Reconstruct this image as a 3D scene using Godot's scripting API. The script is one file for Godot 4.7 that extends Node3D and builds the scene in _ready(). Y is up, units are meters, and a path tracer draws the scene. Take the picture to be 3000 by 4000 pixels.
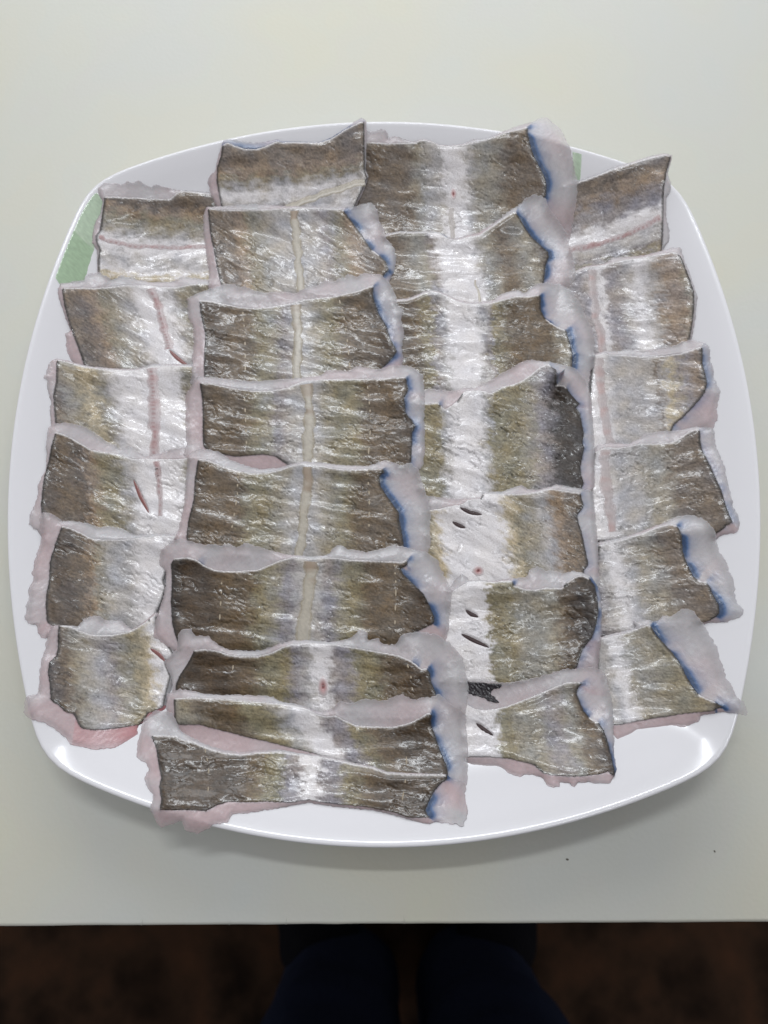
extends Node3D
# A plate of skin-on fish slices on a white cutting board; lengths of the slices are in millimetres on the plate.

const PIECES := [
	{"label": "top fish slice of the right column, pointed brown corner over the rim, sideways bands", "axis": "y", "tilt": -0.216, "mid": 103.7, "tones": [1, 2, 3, 7, 7, 8, 8, 6, 7, 4, 3, 2],
		"at": [-144.1, -140.7, -137.3, -131.6, -127.5, -123.6, -119.8, -113.6, -110.9, -108.0, -104.7, -101.4],
		"skin": [80,-140.5,85.9,-141.8,91.1,-142.7,99,-144.6,107.6,-146.4,117,-150,123.5,-151.8,126.3,-151.3,125.9,-149.6,122.9,-141.4,122,-136.2,122.2,-126.2,122,-117.4,121.8,-111.6,120.5,-99.6,80.1,-102.2],
		"flesh": [79.6,-141.6,86,-142.5,91.2,-143.9,95.8,-144.6,99.2,-145.9,108,-147.9,117.8,-151.9,124.2,-153.6,127.6,-152.8,127,-150.5,124.2,-142.6,125.3,-138.3,125,-134.2,123.4,-132.1,123.6,-128.6,123.4,-124.2,124.4,-120.4,125.1,-115.3,124.2,-112.8,122.6,-110.8,120.8,-99.5,79.7,-102.1],
		"strip": [80.3,-113.6,92.5,-115.7,104.9,-118.2,114.2,-120.9,122.7,-124.4], "sw": 3.09, "sk": 1, "pale": 0.25, "wr": 0.6, "wang": -0.5},
	{"label": "second fish slice of the right column, silvery with orange-brown ripples at right", "axis": "x", "tilt": 0.065, "mid": -84.3, "tones": [7, 7, 8, 7, 7, 6, 8, 6, 3, 3, 4, 2],
		"at": [82.7, 89.8, 97.2, 99.8, 103.9, 107.3, 112.9, 118.0, 123.0, 128.0, 132.1, 135.5],
		"skin": [80.4,-100.5,89.5,-104.7,96.3,-105.5,101.1,-106.5,107.4,-107.3,114.6,-107,122.3,-107.3,125.1,-107.5,127.1,-106.5,128.6,-104.6,130,-99.3,131.3,-95,132.8,-88.4,132.7,-81.2,132,-75.3,130.7,-68.3,127.9,-60.3,81.2,-61.4],
		"flesh": [80.1,-101.7,89.9,-106,96.6,-106.6,99.7,-107.6,101.5,-109.7,109.5,-109,115.1,-108.6,120.4,-109,125.5,-110.2,128.9,-109.4,129.6,-105.2,131,-100,132.3,-95.1,133.8,-88.4,134.4,-86.4,134,-83.6,133.2,-76.7,131.7,-68.5,128.8,-59.9,80.8,-61.2],
		"strip": [92.7,-103.5,92.5,-93.6,93.5,-80.5,96.2,-63.2], "sw": 4.27, "sk": 2, "pale": 0.35, "wr": 0.7, "wang": 0.2},
	{"label": "third fish slice of the right column, pale silver with dark curved right edge", "axis": "x", "tilt": 0.048, "mid": -43.2, "tones": [8, 8, 6, 6, 6, 2, 6, 9, 7, 3, 1, 0],
		"at": [88.8, 92.7, 100.6, 108.5, 116.3, 118.3, 119.9, 123.2, 128.2, 133.1, 136.0, 138.0],
		"skin": [91,-63.1,95.6,-64.4,97.2,-63.7,103.9,-63.3,111.6,-62.3,116.8,-61.9,121.9,-61.6,126.9,-61.8,131,-63,134.7,-64,134.8,-61.1,134.5,-56.7,135.2,-52.5,135.7,-48.4,135.1,-44.5,132.6,-41,129,-36.9,125.9,-33.8,122.8,-31.6,121.9,-29,118.2,-20.8,86.4,-20.7,87.9,-38.2],
		"flesh": [90.7,-63.9,95.9,-65.9,101,-65.6,106.7,-66.7,112,-65,120.3,-65.7,125.3,-66,128.3,-67.6,132.6,-67.7,136,-65.7,137.8,-63.8,137.7,-58.1,138.7,-53.4,138.5,-50.1,139.6,-47.5,140.6,-43.4,139.2,-37.4,139.1,-32.3,137.2,-28,133.2,-28.2,129.8,-26.9,118.6,-20.6,86.1,-20.4,87.6,-38.6],
		"strip": [93.4,-62.7,93.6,-51.4,94.6,-39.7,96.5,-23.5], "sw": 4.31, "sk": 2, "pale": 0.35, "wr": 0.5, "wang": 0.3, "blue": 0.4},
	{"label": "fourth fish slice of the right column, wrinkled brown flap with black right edge", "axis": "x", "tilt": 0.059, "mid": -3.8, "tones": [8, 8, 6, 6, 5, 5, 2, 2, 1, 0],
		"at": [88.5, 91.4, 99.0, 105.8, 112.5, 117.3, 123.1, 130.7, 137.5, 144.2],
		"skin": [88.9,-19.6,92.1,-21.4,94.4,-22.2,98.2,-21.6,103.7,-22.2,108,-23.4,114.5,-23.1,119.8,-23.3,123,-24.3,125.7,-26.1,128.3,-27.9,130.7,-28.5,132,-27.8,131.9,-24.4,132.2,-19.9,133.3,-16.4,134.8,-11.7,136.2,-6.5,137.6,-1.3,138.4,4.3,139.3,9.3,140.2,12.4,138,13.1,137,14.6,134.3,16.3,133.6,17.9,85.5,17.7,87.2,-3.5],
		"flesh": [88.7,-20.3,90.8,-23.4,97.4,-24.3,104,-23.7,108.5,-26,110.9,-27.7,115.2,-28.8,120.4,-28.8,124.7,-29.1,128.7,-29.6,131.2,-29.8,137.2,-28.3,137.7,-26.3,137.7,-20.6,139.1,-15.4,140.1,-10.8,140.3,-5.7,140.7,-1.3,141.6,2.7,141,5.4,142.6,8.9,142.8,12.7,141.6,16.4,136.4,16.9,134.1,18.9,85.2,18.1,86.9,-3.7],
		"strip": [93.5,-21,93.3,-8.1,95.2,14.1], "sw": 5.12, "sk": 2, "pale": 0.25, "wr": 1.0, "wang": -0.25, "blue": 0.3},
	{"label": "fifth fish slice of the right column, grey-brown with blue band beside wide flesh", "axis": "x", "tilt": 0.160, "mid": 35.8, "tones": [7, 6, 8, 6, 5, 5, 2, 2, 1],
		"at": [86.2, 91.8, 96.5, 102.1, 106.8, 112.4, 118.0, 125.5, 134.9],
		"skin": [88.8,20,94.6,18.6,100.6,16.9,107.1,15,112.2,12.8,117.5,11.4,120.1,12.3,120.9,13.7,121.8,16.7,122.1,22.7,123.2,27.8,124.9,33,126.9,35.3,129,35.7,130,37.2,130.9,41.2,132.4,45.3,132.2,48.2,131.3,49.6,128.7,51.2,116.6,54.6,102.6,55.5,85.1,57.4,86.7,36.4],
		"flesh": [88.7,18.5,94.8,17.3,100.9,16,107.6,13.8,112.6,11.8,117.6,10.1,120,8.7,123.7,7.8,127.3,8.1,130.2,9.9,132.7,12.8,133.9,15.8,134.3,18.3,135.1,23.3,136.7,27,137.3,29.5,138.1,33.6,138.8,37.6,138.3,41.5,139.1,45,140.5,47.4,140.7,49,137.7,50.7,133.7,52.2,129,51.9,116.9,55.1,102.9,55.9,84.9,57.9,86.5,36.3],
		"pale": 0.25, "wr": 1.0, "wang": -0.1, "blue": 1.0},
	{"label": "lowest fish slice of the right column, flesh tip reaching past the plate rim", "axis": "x", "tilt": 0.154, "mid": 71.5, "tones": [6, 6, 8, 5, 5, 4, 4, 2, 1],
		"at": [83.9, 90.2, 94.8, 100.3, 105.7, 113.0, 120.3, 127.6, 133.0],
		"skin": [85.9,58.4,92.2,57,97.2,55.8,102.2,54.1,105.9,52.6,107.3,52.9,108.7,55.6,111.4,59,114.7,63.4,116.9,67.3,118.1,71.1,119.8,75.4,121.7,79.5,123.9,80.9,126.5,82.2,128.8,84.2,127,84.6,126.1,85.7,121.3,86.2,115.1,87,110.6,88,103.8,89.1,97.2,90.3,91,91.5,88.7,91.5,85.7,80.8],
		"flesh": [85.9,57.7,92.5,56,97.5,54.8,102,53.8,100.6,50.8,103.6,50.3,107.3,50.4,108.7,51.6,112.6,48.7,114.9,49.1,116.7,48.5,119.6,46.3,121.4,46.1,123.5,46.9,124.9,49.4,126.9,52.9,129.1,57.7,130.6,62.1,130.6,65.9,132,70.1,131.6,72.9,133.4,76.2,134.2,80.3,137,82.5,138.2,87.2,133.4,86.4,129.5,85.9,127,86.5,122.2,87.4,121.2,89.7,116,91.9,111.8,91.5,107.3,92.5,98.9,93.5,96.8,94.9,90.4,97.5,88.5,94.8,85.5,80.8],
		"pale": 0.2, "wr": 0.6, "wang": -0.1, "blue": 1.0},
	{"label": "top fish slice of the left column beside the green leaf print, red line across", "axis": "y", "tilt": -0.033, "mid": -100.8, "tones": [2, 2, 1, 3, 4, 5, 6, 8, 8, 6, 8, 9, 4],
		"at": [-138.8, -134.9, -131.9, -129.0, -125.1, -121.7, -118.8, -116.1, -111.6, -107.2, -102.7, -99.4, -96.6],
		"skin": [-122,-132.1,-118.1,-132.7,-109.1,-133.7,-98.8,-134.2,-95.1,-134.6,-92.7,-136.8,-90.2,-138.3,-86.5,-138.4,-74.3,-138.1,-73.7,-95.1,-122.9,-91.9,-124.3,-99.2,-124.6,-104,-124,-109.5,-125.2,-111.4,-125.5,-115,-123.9,-117.6,-123.1,-125.2],
		"flesh": [-124.8,-135.8,-122,-138.2,-113.9,-138.9,-112.9,-140.3,-111.4,-139.5,-107.3,-141,-103.3,-138.6,-101.2,-140.1,-92,-139,-89.8,-138.9,-86.7,-139.2,-73.9,-139.1,-73.4,-95,-123.5,-91.6,-125,-98.8,-125.3,-109,-127.2,-112.1,-126.8,-116.6,-126.1,-121.5,-124.1,-125.2,-123.2,-130.5,-124.6,-133.2],
		"strip": [-126.8,-115,-120.9,-113.8,-110.5,-113.5,-98.1,-114.9,-87.2,-115.1,-74.2,-116.2], "sw": 2.51, "sk": 1, "pale": 0.2, "wr": 0.6, "wang": -0.5},
	{"label": "second fish slice of the left column, pink seam and torn red nick", "axis": "x", "tilt": 0.326, "mid": -76.4, "tones": [2, 2, 1, 3, 4, 5, 6, 8, 8, 6, 4],
		"at": [-138.5, -133.5, -128.4, -122.8, -118.4, -114.0, -108.4, -103.3, -92.3, -87.9, -83.2],
		"skin": [-137,-88.8,-130.1,-90.7,-121,-92.3,-113.8,-94.5,-103.7,-95.7,-98.5,-95.3,-91.5,-95.4,-82.2,-97,-76.9,-96.9,-76.9,-92.8,-78.4,-75.5,-79.6,-52.6,-126,-51,-128.3,-58.2,-130.6,-64.8,-133.7,-73,-136,-81.4],
		"flesh": [-138,-91.2,-130.2,-94.8,-128.8,-97.2,-127.2,-98.7,-123.7,-99.1,-118.7,-96.4,-115,-99.3,-109,-98.5,-103.9,-97.8,-93.3,-98.7,-89.7,-101.2,-85.3,-100.6,-76.6,-99.3,-76.6,-93.2,-78.2,-76,-79.3,-52.5,-126.3,-50.7,-133,-58.3,-134.9,-62.8,-135.7,-70,-133.7,-71.5,-135.7,-76.5,-137.6,-82.5,-139,-87.4],
		"strip": [-102.7,-95,-100.1,-88,-97.6,-81,-96.2,-74.7,-94.3,-70.7,-93.6,-66.7], "sw": 4.31, "sk": 1, "slits": [[-93.5,-66.1,-90.2,-62.7,-83,-57.3]], "pale": 0.3, "wr": 0.6, "wang": 0.5, "redcut": true},
	{"label": "third fish slice of the left column, white with a broad pink seam", "axis": "x", "tilt": 0.235, "mid": -39.0, "tones": [1, 2, 5, 4, 9, 4, 6, 8, 8, 8, 8, 4],
		"at": [-141.0, -136.4, -131.9, -128.0, -123.7, -119.3, -115.4, -110.9, -103.0, -94.2, -87.3, -82.4],
		"skin": [-137.8,-57.7,-134.2,-57.5,-126.4,-55.8,-117,-56,-107.9,-56.1,-102.7,-57.4,-100.1,-58.3,-84,-58.1,-80.5,-58.2,-81.9,-46.9,-82.1,-30.2,-81.6,-16.7,-135.9,-17.1,-136.9,-31.2,-138.2,-41.7,-137.4,-48.8],
		"flesh": [-140.4,-56.5,-139.5,-57.7,-137.7,-58.4,-134.5,-58.3,-126.8,-56.7,-117.3,-57,-108.3,-57.3,-103.1,-58.6,-100.5,-59.6,-80.8,-59.5,-81.7,-47.3,-82,-30.6,-81.3,-16.4,-136.5,-16.2,-138.9,-22.2,-138.6,-30.2,-139.3,-35.9,-139.2,-40.3,-140.4,-43.1,-141.1,-48.4,-142.6,-49.1,-141.4,-51.5,-141.1,-54.1],
		"strip": [-100,-57.7,-99.4,-48.2,-98.4,-39.9,-97.7,-28.9,-97,-16], "sw": 5.58, "sk": 1, "pale": 0.3, "wr": 0.7, "wang": 0.3},
	{"label": "fourth fish slice of the left column, brown left half, slit beside pink seam", "axis": "x", "tilt": 0.152, "mid": -3.6, "tones": [1, 1, 2, 1, 3, 4, 4, 6, 8, 8, 8, 4],
		"at": [-141.6, -135.3, -130.5, -125.7, -121.8, -117.0, -112.2, -106.5, -100.7, -92.1, -85.3, -80.5],
		"skin": [-135.9,-25.8,-133.5,-25.6,-130,-24.2,-126.2,-22,-122.4,-19.9,-117.1,-19.2,-110.7,-18.5,-105.6,-16.7,-99.4,-17,-94.2,-16.8,-87.4,-16.8,-80.3,-17.5,-81.3,-13,-81.8,-5,-81.7,2.5,-82.7,11,-82.8,18.8,-135.8,20.2,-138.3,8.5,-138.9,5.2,-139.1,0.2,-138.9,-7.2,-138.2,-12.4],
		"flesh": [-139.2,-28.3,-137.3,-29.5,-136.7,-30.1,-132.8,-31,-127,-30.4,-124.2,-28.9,-120.9,-27.1,-118.1,-24.6,-113.9,-23.3,-112.3,-21.2,-107.8,-22.9,-101.3,-18.1,-95.1,-19.7,-87.8,-22,-84.2,-22.1,-80.1,-18.4,-81,-13.3,-81.5,-5.2,-81.4,2.2,-82.4,10.8,-82.5,19.2,-136.3,20.8,-139.4,15.6,-141.2,14.6,-142.8,12.7,-142.7,8.8,-141.9,7,-141.3,3.6,-140.8,0.7,-141.2,-3.1,-140.1,-7.2,-138.9,-10.2,-139.2,-15.2,-138.8,-16.8,-139.6,-19.3],
		"strip": [-96.1,-15.9,-95.4,-9.5,-95.4,-13,-94.4,-3.9,-93.2,7.4], "sw": 2.79, "sk": 1, "slits": [[-105.4,-7.8,-102.2,-1,-98.2,6]], "pale": 0.15, "wr": 1.0, "wang": 0.35, "redcut": true},
	{"label": "fifth fish slice of the left column, brown left edge fading into plain white", "axis": "x", "tilt": 0.131, "mid": 35.9, "tones": [1, 1, 1, 2, 3, 5, 6, 6, 8, 8],
		"at": [-136.2, -130.6, -125.9, -121.6, -118.4, -115.3, -110.4, -104.8, -98.8, -90.4],
		"skin": [-130.5,13.2,-127.6,13.8,-123.3,15.7,-120.8,17.2,-118.3,17.9,-109.1,17.9,-101.1,17,-92.9,16.1,-85.8,16.3,-84.7,23.3,-89.7,29.9,-90.8,34.3,-89.5,37.1,-90.8,42.5,-92.8,47.4,-96,57.6,-121.2,58.3,-132.3,52,-133.4,46,-133.7,40.8,-133.4,35.4,-133.9,27.9,-133.3,24,-132,19.2],
		"flesh": [-138.7,9.7,-138.1,7.8,-134.3,8.4,-130.9,11.1,-127.8,10.5,-122.2,11.2,-118,12.7,-114.1,11.9,-108.7,12.9,-103.6,15.7,-96,15.1,-85.5,15.4,-84.4,23.2,-89.1,29.8,-90.3,34.2,-89.3,37,-90.4,42.4,-92.3,47.3,-95.7,58.1,-121.9,58.8,-131.2,57.9,-133.7,58.2,-135.6,55.9,-135.5,53.4,-138.9,52.4,-140.4,50.9,-139.6,48.3,-140.2,46.2,-139.6,42,-140.2,38.9,-138.8,35.6,-139.7,33,-139.6,29.8,-139.2,26,-138.1,21.5,-137.8,17.2,-138.7,13.5],
		"pale": 0.15, "wr": 1.0, "wang": 0.4},
	{"label": "lowest fish slice of the left column, red flesh under it", "axis": "x", "tilt": 0.197, "mid": 74.2, "tones": [0, 1, 2, 5, 6, 7, 5, 4, 9, 8, 8],
		"at": [-131.4, -126.9, -123.3, -118.7, -113.3, -107.8, -102.9, -98.8, -93.9, -89.2, -84.3],
		"skin": [-127.8,53,-124.1,53.5,-120.8,55,-117.9,56.2,-115,56.8,-108.8,56.6,-102.9,55.3,-99.4,53.4,-96.2,51.3,-92.6,47.8,-91.9,54.9,-86.6,61.3,-84.2,65,-88.1,66.6,-85.6,72.9,-86.9,79.6,-87.5,84.7,-93.3,87.2,-93.7,88.7,-95.9,91.2,-100.5,92,-107.6,92.9,-112.3,92.9,-116,92.3,-117.4,90.8,-119.5,86.8,-122.2,86.2,-125.1,83.3,-127.6,81.7,-128.4,76.7,-129.7,71.7,-129.8,67.2,-127.9,65.1,-127.6,62.6,-127.9,56.4],
		"flesh": [-131.9,56.4,-130.2,53.2,-124.5,53.1,-121.8,53.6,-120.2,50.4,-117.1,49,-114.1,49,-112.5,50.8,-107.1,50.5,-104.4,52.3,-102.2,54.4,-99.6,52.9,-96.6,50.8,-92.7,47.1,-91.7,47.9,-90.9,54.9,-85,61.3,-82.9,65.5,-85.4,67.6,-84.3,72.9,-85.7,80.2,-86.7,85.8,-92.8,89.8,-96.3,91.5,-95.9,95.4,-99.8,97.7,-103.7,99.7,-110.2,100.2,-115,99.1,-118.9,98,-121.1,95.5,-124,93.5,-125.9,92,-128.7,90,-133.8,88.7,-136.7,86.5,-136.7,80.1,-132.1,79.2,-132.8,71.7,-132.7,66.7,-132.2,61.6],
		"slits": [[-94.1,62,-90.8,64,-88.1,66.9]], "pale": 0.2, "wr": 0.8, "wang": 0.3, "under": true, "redcut": true},
	{"label": "topmost fish slice right of the middle, white stripe with a small pink vent", "axis": "x", "tilt": 0.064, "mid": -138.5, "tones": [1, 2, 2, 2, 5, 6, 6, 8, 8, 6, 5, 5, 2, 2, 1],
		"at": [-8.1, -2.0, 4.2, 11.4, 16.6, 21.1, 25.3, 28.6, 34.7, 38.9, 43.4, 49.2, 56.8, 66.1, 75.4],
		"skin": [-13.8,-160.1,-8.3,-160.1,-5,-159.9,1.6,-159.5,9.3,-159.8,13.7,-159.7,15.9,-160.7,18.6,-160.7,22.5,-159.8,24.2,-158.7,28.5,-158.3,35.1,-158.6,39.4,-159,44.8,-159.9,48.6,-160.6,52.8,-162,59.3,-163.6,63.5,-165.1,63.3,-160.8,64.8,-155.9,66.6,-152.2,69,-148.7,71.4,-144.9,72.4,-142.2,72.4,-137.5,66,-130.7,49.4,-120.2,38.2,-114.9,28.2,-115.5,10.5,-118.4,-0.6,-118.6,-14,-132.1],
		"flesh": [-14.4,-160.9,-7.5,-164.9,-5.6,-164.2,-0.6,-165.6,1,-165.4,1.9,-161.9,4.9,-162.9,7.7,-162.1,13.7,-160.6,15.9,-161.5,18.6,-161.4,22.5,-160.3,24.2,-159.5,28.6,-159,35.1,-159.2,39.4,-160.7,44.9,-160.7,48.6,-161.6,53,-163.4,58.6,-166.2,64.3,-168.4,67.1,-169.5,69.4,-170.9,72.8,-171.7,76.8,-167.3,78.8,-165.1,80.1,-161.3,82.2,-154.9,84.1,-148.6,85.8,-142.4,85.9,-135.7,85,-129,84,-123.4,83.4,-118.7,78.8,-122,70.3,-130,49.6,-120.3,38.3,-114.9,28.3,-115.5,10.5,-118.5,-0.6,-118.5,-14.6,-132.2],
		"strip": [30.6,-134.3,30.6,-130.7,30.7,-121.6,30.9,-115.6], "sw": 3.01, "sk": 3, "vents": [[31.3, -139.8, 1]], "pale": 0.2, "wr": 1.0, "wang": 0.15, "blue": 1.2},
	{"label": "second fish slice right of the middle, short, with a broad bright white stripe", "axis": "x", "tilt": 0.164, "mid": -104.2, "tones": [2, 2, 5, 5, 7, 8, 8, 8, 6, 5, 2, 5, 1],
		"at": [2.2, 8.3, 15.5, 19.7, 22.7, 26.0, 35.1, 40.5, 43.7, 47.5, 55.7, 66.0, 75.2],
		"skin": [-0.1,-120.5,7.1,-122.1,13.2,-121.6,18.2,-121.7,24.8,-121.2,28.7,-118.6,31.4,-117.9,34.2,-118.3,38.1,-119.6,42.5,-120.3,47,-123.5,52.5,-127.4,58.6,-131,60.2,-128.9,63.1,-125,66,-120.9,69.3,-117.5,73.6,-113.2,73.7,-110.8,72.1,-106.6,71.3,-100.1,68.2,-87.4,45.7,-83.8,32.1,-84.4,21.3,-88,-0.1,-85.7],
		"flesh": [-0.6,-121.8,7.2,-123.3,13.3,-122.8,18.3,-123,24.9,-122.5,28.8,-120.2,31.5,-119.3,34.3,-119.8,38.2,-121.3,42.7,-122.5,47.2,-125.5,52.7,-128.9,56,-131.8,60.3,-134.2,64.6,-137.4,67.3,-138.1,70.6,-137.5,73.5,-135.4,72.3,-135.8,74.2,-132.4,77.9,-128,82.1,-121,82.9,-115.5,84.5,-111,84.9,-105.7,85.2,-99.9,81.4,-95.8,75.5,-93.4,68.4,-87.3,45.9,-83.7,32.2,-84.3,21.3,-87.9,-0.6,-85.5],
		"strip": [40.5,-99.6,41.7,-94.2,42.7,-88.9], "sw": 1.13, "sk": 0, "pale": 0.15, "wr": 0.5, "wang": 0.1, "blue": 1.1},
	{"label": "third fish slice right of the middle, grey tab by a bright blue edge", "axis": "x", "tilt": 0.033, "mid": -68.6, "tones": [1, 2, 4, 7, 6, 8, 8, 8, 6, 7, 4, 2, 2, 2, 5, 6],
		"at": [7.2, 14.2, 20.3, 23.3, 26.7, 30.0, 34.0, 41.4, 44.1, 46.5, 48.5, 56.6, 64.6, 72.7, 79.8, 83.8],
		"skin": [2.3,-89,10.3,-89.4,13.3,-90.5,17,-92.3,20.7,-93.2,24.3,-92.5,28,-90.9,32.2,-88.6,36.5,-87.3,43.2,-87.4,48.1,-88,53,-89.6,58.5,-90.8,64.1,-90.8,68.1,-91.6,68.8,-91.4,69,-88.8,69,-85.2,70.7,-81.5,73.7,-78.8,76.6,-76.8,79.9,-75,80,-72.6,80.9,-69.3,81.7,-64.2,81.6,-58.9,78,-48.7,54.3,-40.7,24.3,-38.8,2.3,-40.6],
		"flesh": [1.7,-90.1,10.3,-90.6,13.4,-91.7,17.1,-93.5,20.8,-94.3,24.4,-93.6,28.1,-92.1,32.4,-90,36.7,-88.9,43.4,-88.9,48.4,-90,52.1,-92.6,55.9,-94,59.6,-94.6,62.5,-92.5,64.5,-95.3,68.2,-97.5,72.1,-98.5,77.6,-98.1,82.9,-94.6,86.3,-88.5,88.7,-82,91.6,-74.6,91.9,-66.9,91.1,-59.2,89.6,-55.7,88.4,-50.9,83.6,-49.8,54.4,-40.4,24.4,-38.6,1.7,-40.4],
		"pale": 0.08, "wr": 0.8, "wang": 0.1, "blue": 1.2},
	{"label": "fourth fish slice right of the middle, mustard speckles and crinkled dark right side", "axis": "x", "tilt": -0.002, "mid": -22.7, "tones": [4, 4, 6, 8, 8, 8, 6, 4, 4, 4, 5, 7, 0, 0],
		"at": [16.8, 22.7, 26.0, 30.5, 35.0, 40.5, 44.0, 47.2, 51.1, 56.0, 61.9, 67.8, 74.6, 84.4],
		"skin": [13.6,-41,20.1,-41.4,23,-41.8,24.2,-40.3,26,-38.8,28.4,-40,31.4,-42.5,33.8,-46.1,35.6,-47,38.6,-47,42.1,-46.9,45.7,-45.7,48.1,-47,51.1,-48.8,55.9,-49.8,59.6,-51.7,63.3,-54.2,66.9,-57.3,70.6,-59.2,73.6,-56.2,73.4,-48.8,77.7,-48.8,80.4,-45.8,84.2,-41.7,82.3,-40.2,83.9,-38,84.6,-31.6,85.1,-28.5,84.3,-24.3,84.9,-21.8,84,-18.2,83,-14,83.2,-9.8,84.1,-6.7,83.3,-5.2,80.9,-0.3,47,3.3,20.2,3.3,13.3,-3.9],
		"flesh": [13,-46.6,19.6,-48.6,24.4,-47.9,28.6,-47.2,34,-48.5,40,-49,47.2,-52.8,49.7,-54.7,54.6,-57.3,59.5,-60.5,63.8,-61.8,66.8,-61.2,71.6,-60.8,77.4,-59.1,82.3,-57.9,85.3,-55.6,88.2,-51.3,89.2,-45,89.4,-40.6,89.4,-34.3,89.4,-25,89,-12.8,88.6,-5,84.6,-0.5,47.1,4.2,20.3,4.2,12.8,-3.5],
		"pale": 0.08, "wr": 1.2, "wang": 0.3, "blue": 0.35},
	{"label": "fish slice with white left half, two thin slits and a round pink vent", "axis": "x", "tilt": 0.100, "mid": 20.2, "tones": [4, 9, 8, 8, 8, 8, 9, 4, 5, 6, 3, 2, 1],
		"at": [18.3, 22.1, 25.9, 34.5, 42.2, 48.8, 53.6, 57.5, 62.2, 68.0, 73.7, 79.4, 84.2],
		"skin": [15.1,5.5,24.3,4.4,28.7,3.3,32.5,2.8,35.3,0.9,40.2,0.6,41.4,-2,44.6,-1.7,49,-1.5,57.2,-1.6,63.9,-2.5,69.4,-3.9,73.7,-3.3,78.1,-2.5,82.3,-2.1,82.6,0.2,83.4,3.4,80.5,7.2,81.1,10.6,82,13.9,82.8,18.9,83.5,23.8,84.2,27.6,82.3,30.1,80.3,41.1,14.8,41],
		"flesh": [14.6,0.2,19,-1.1,27.2,0,32.6,0.4,40.4,-0.5,43.8,-2.8,49.3,-2.8,54.8,-5,57.6,-5.9,60.3,-3.9,64.1,-3.6,69.7,-5,72.4,-6.1,75.7,-5.2,82.6,-4.2,87.9,-3.4,88.1,6.2,88.5,14.5,88.6,22.7,88.6,33.6,87.6,41.6,14.3,41.5],
		"slits": [[31.7,4.1,35.8,6,40.7,6.9], [28.6,9.9,31.1,11.3,33.8,12.4]], "vents": [[38.8, 30.4, 2]], "pale": 0.2, "wr": 0.9, "wang": 0.5, "blue": 0.25},
	{"label": "fish slice with white left half, bold dark slit and black rolled right edge", "axis": "x", "tilt": 0.021, "mid": 55.0, "tones": [8, 8, 8, 4, 4, 4, 5, 5, 5, 2, 1, 0, 0],
		"at": [27.2, 35.6, 41.6, 43.7, 47.8, 51.5, 56.2, 61.8, 68.3, 73.0, 77.7, 82.0, 86.5],
		"skin": [22.7,42.2,27.5,39.4,31.8,36.5,34.5,35.1,39.3,34.8,44.7,35.3,47.9,34.8,52.2,34.8,53.2,36.7,57.4,38.2,61.1,38.5,66.5,37.5,72.4,37.8,74.5,35.4,77.9,33.3,80.6,32.3,83.9,33.7,85.8,36.4,86.7,41.8,87,47,85.8,52.3,83.9,57.5,80.1,62.2,78.4,66.4,77.4,69.5,72.9,71.5,68.1,72.8,63.8,74.1,57.5,74.9,49.6,76.1,43.8,76.4,37.6,75.1,33.4,75.4,22.3,75.1],
		"flesh": [22.5,39,27.6,36.9,29.3,33.6,32,31.8,34.1,33.1,34.6,34.5,39.5,34.3,44.9,34.8,48.1,34.3,52.4,33.7,58.3,33.1,60.1,29.8,63.4,28.6,66.6,30.4,70.8,30.4,74,31.5,77.3,30.4,81,31.2,84.8,32.5,87.2,36.3,88.5,41.7,88.6,49.6,87.8,57.5,86.4,65.3,86.1,70,77.9,73.6,68.3,75.7,57.6,77.7,49.7,78.7,43.9,78.2,33.5,76.2,22.1,75.7],
		"slits": [[33.4,46.5,35.4,48.1,38.3,49.2], [31.4,56.2,36.2,58.6,42.3,61.4]], "pale": 0.1, "wr": 0.9, "wang": -0.05, "blue": 0.5},
	{"label": "lowest fish slice right of the middle, one dark slit, black membrane above it", "axis": "x", "tilt": 0.078, "mid": 95.5, "tones": [8, 8, 8, 4, 4, 5, 5, 7, 5, 2, 1, 0],
		"at": [30.8, 38.1, 43.9, 46.8, 49.8, 54.4, 60.7, 67.9, 74.2, 79.7, 84.2, 90.5],
		"skin": [29.7,83.7,32.9,83.7,36,85.6,39.9,86.1,43.9,85.6,48.8,84.6,53.8,82.7,59.7,80.6,64.7,78.4,69.7,76.5,72.7,75.3,77.2,75,79.5,75.4,77.6,77,76.7,79.4,77.7,82.7,78.9,86,81,88.8,84.1,90.6,85.6,92.9,86.5,96.9,87.1,101.8,87.2,106.1,87.5,108.6,86.5,110,85.1,107.8,82.6,108.7,79.9,109.2,74.8,109.9,69.3,110,64.8,109.6,61.2,109.1,59.5,107.8,57.8,106.1,53.2,105,48.6,104,43.9,103.6,38.2,103.4,29.1,103.5],
		"flesh": [29.4,74.1,32.3,74.3,36.8,74.8,41.2,74.9,47.6,75.5,50,75.3,55,74.6,60,73.6,64.9,72.1,69.9,70.7,72.4,69.7,75.9,70.2,79.1,69.5,84,69.2,88.3,71.2,89.8,76.9,90.3,82.7,90.3,87.3,89.6,96.6,88.7,101,88.5,106.2,88.8,106.8,87.3,109.6,85,112.2,81.4,112.3,77,111.9,73.3,112.4,72,114,70.1,112.4,66.5,112.1,67.2,113.5,64,114,61.8,113,61.1,111.3,60.3,110.5,55.3,109.7,51.9,110.6,48.3,109.4,46.1,107.7,43.8,106.8,39.1,106.8,33.4,106.2,28.7,104.3],
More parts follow.
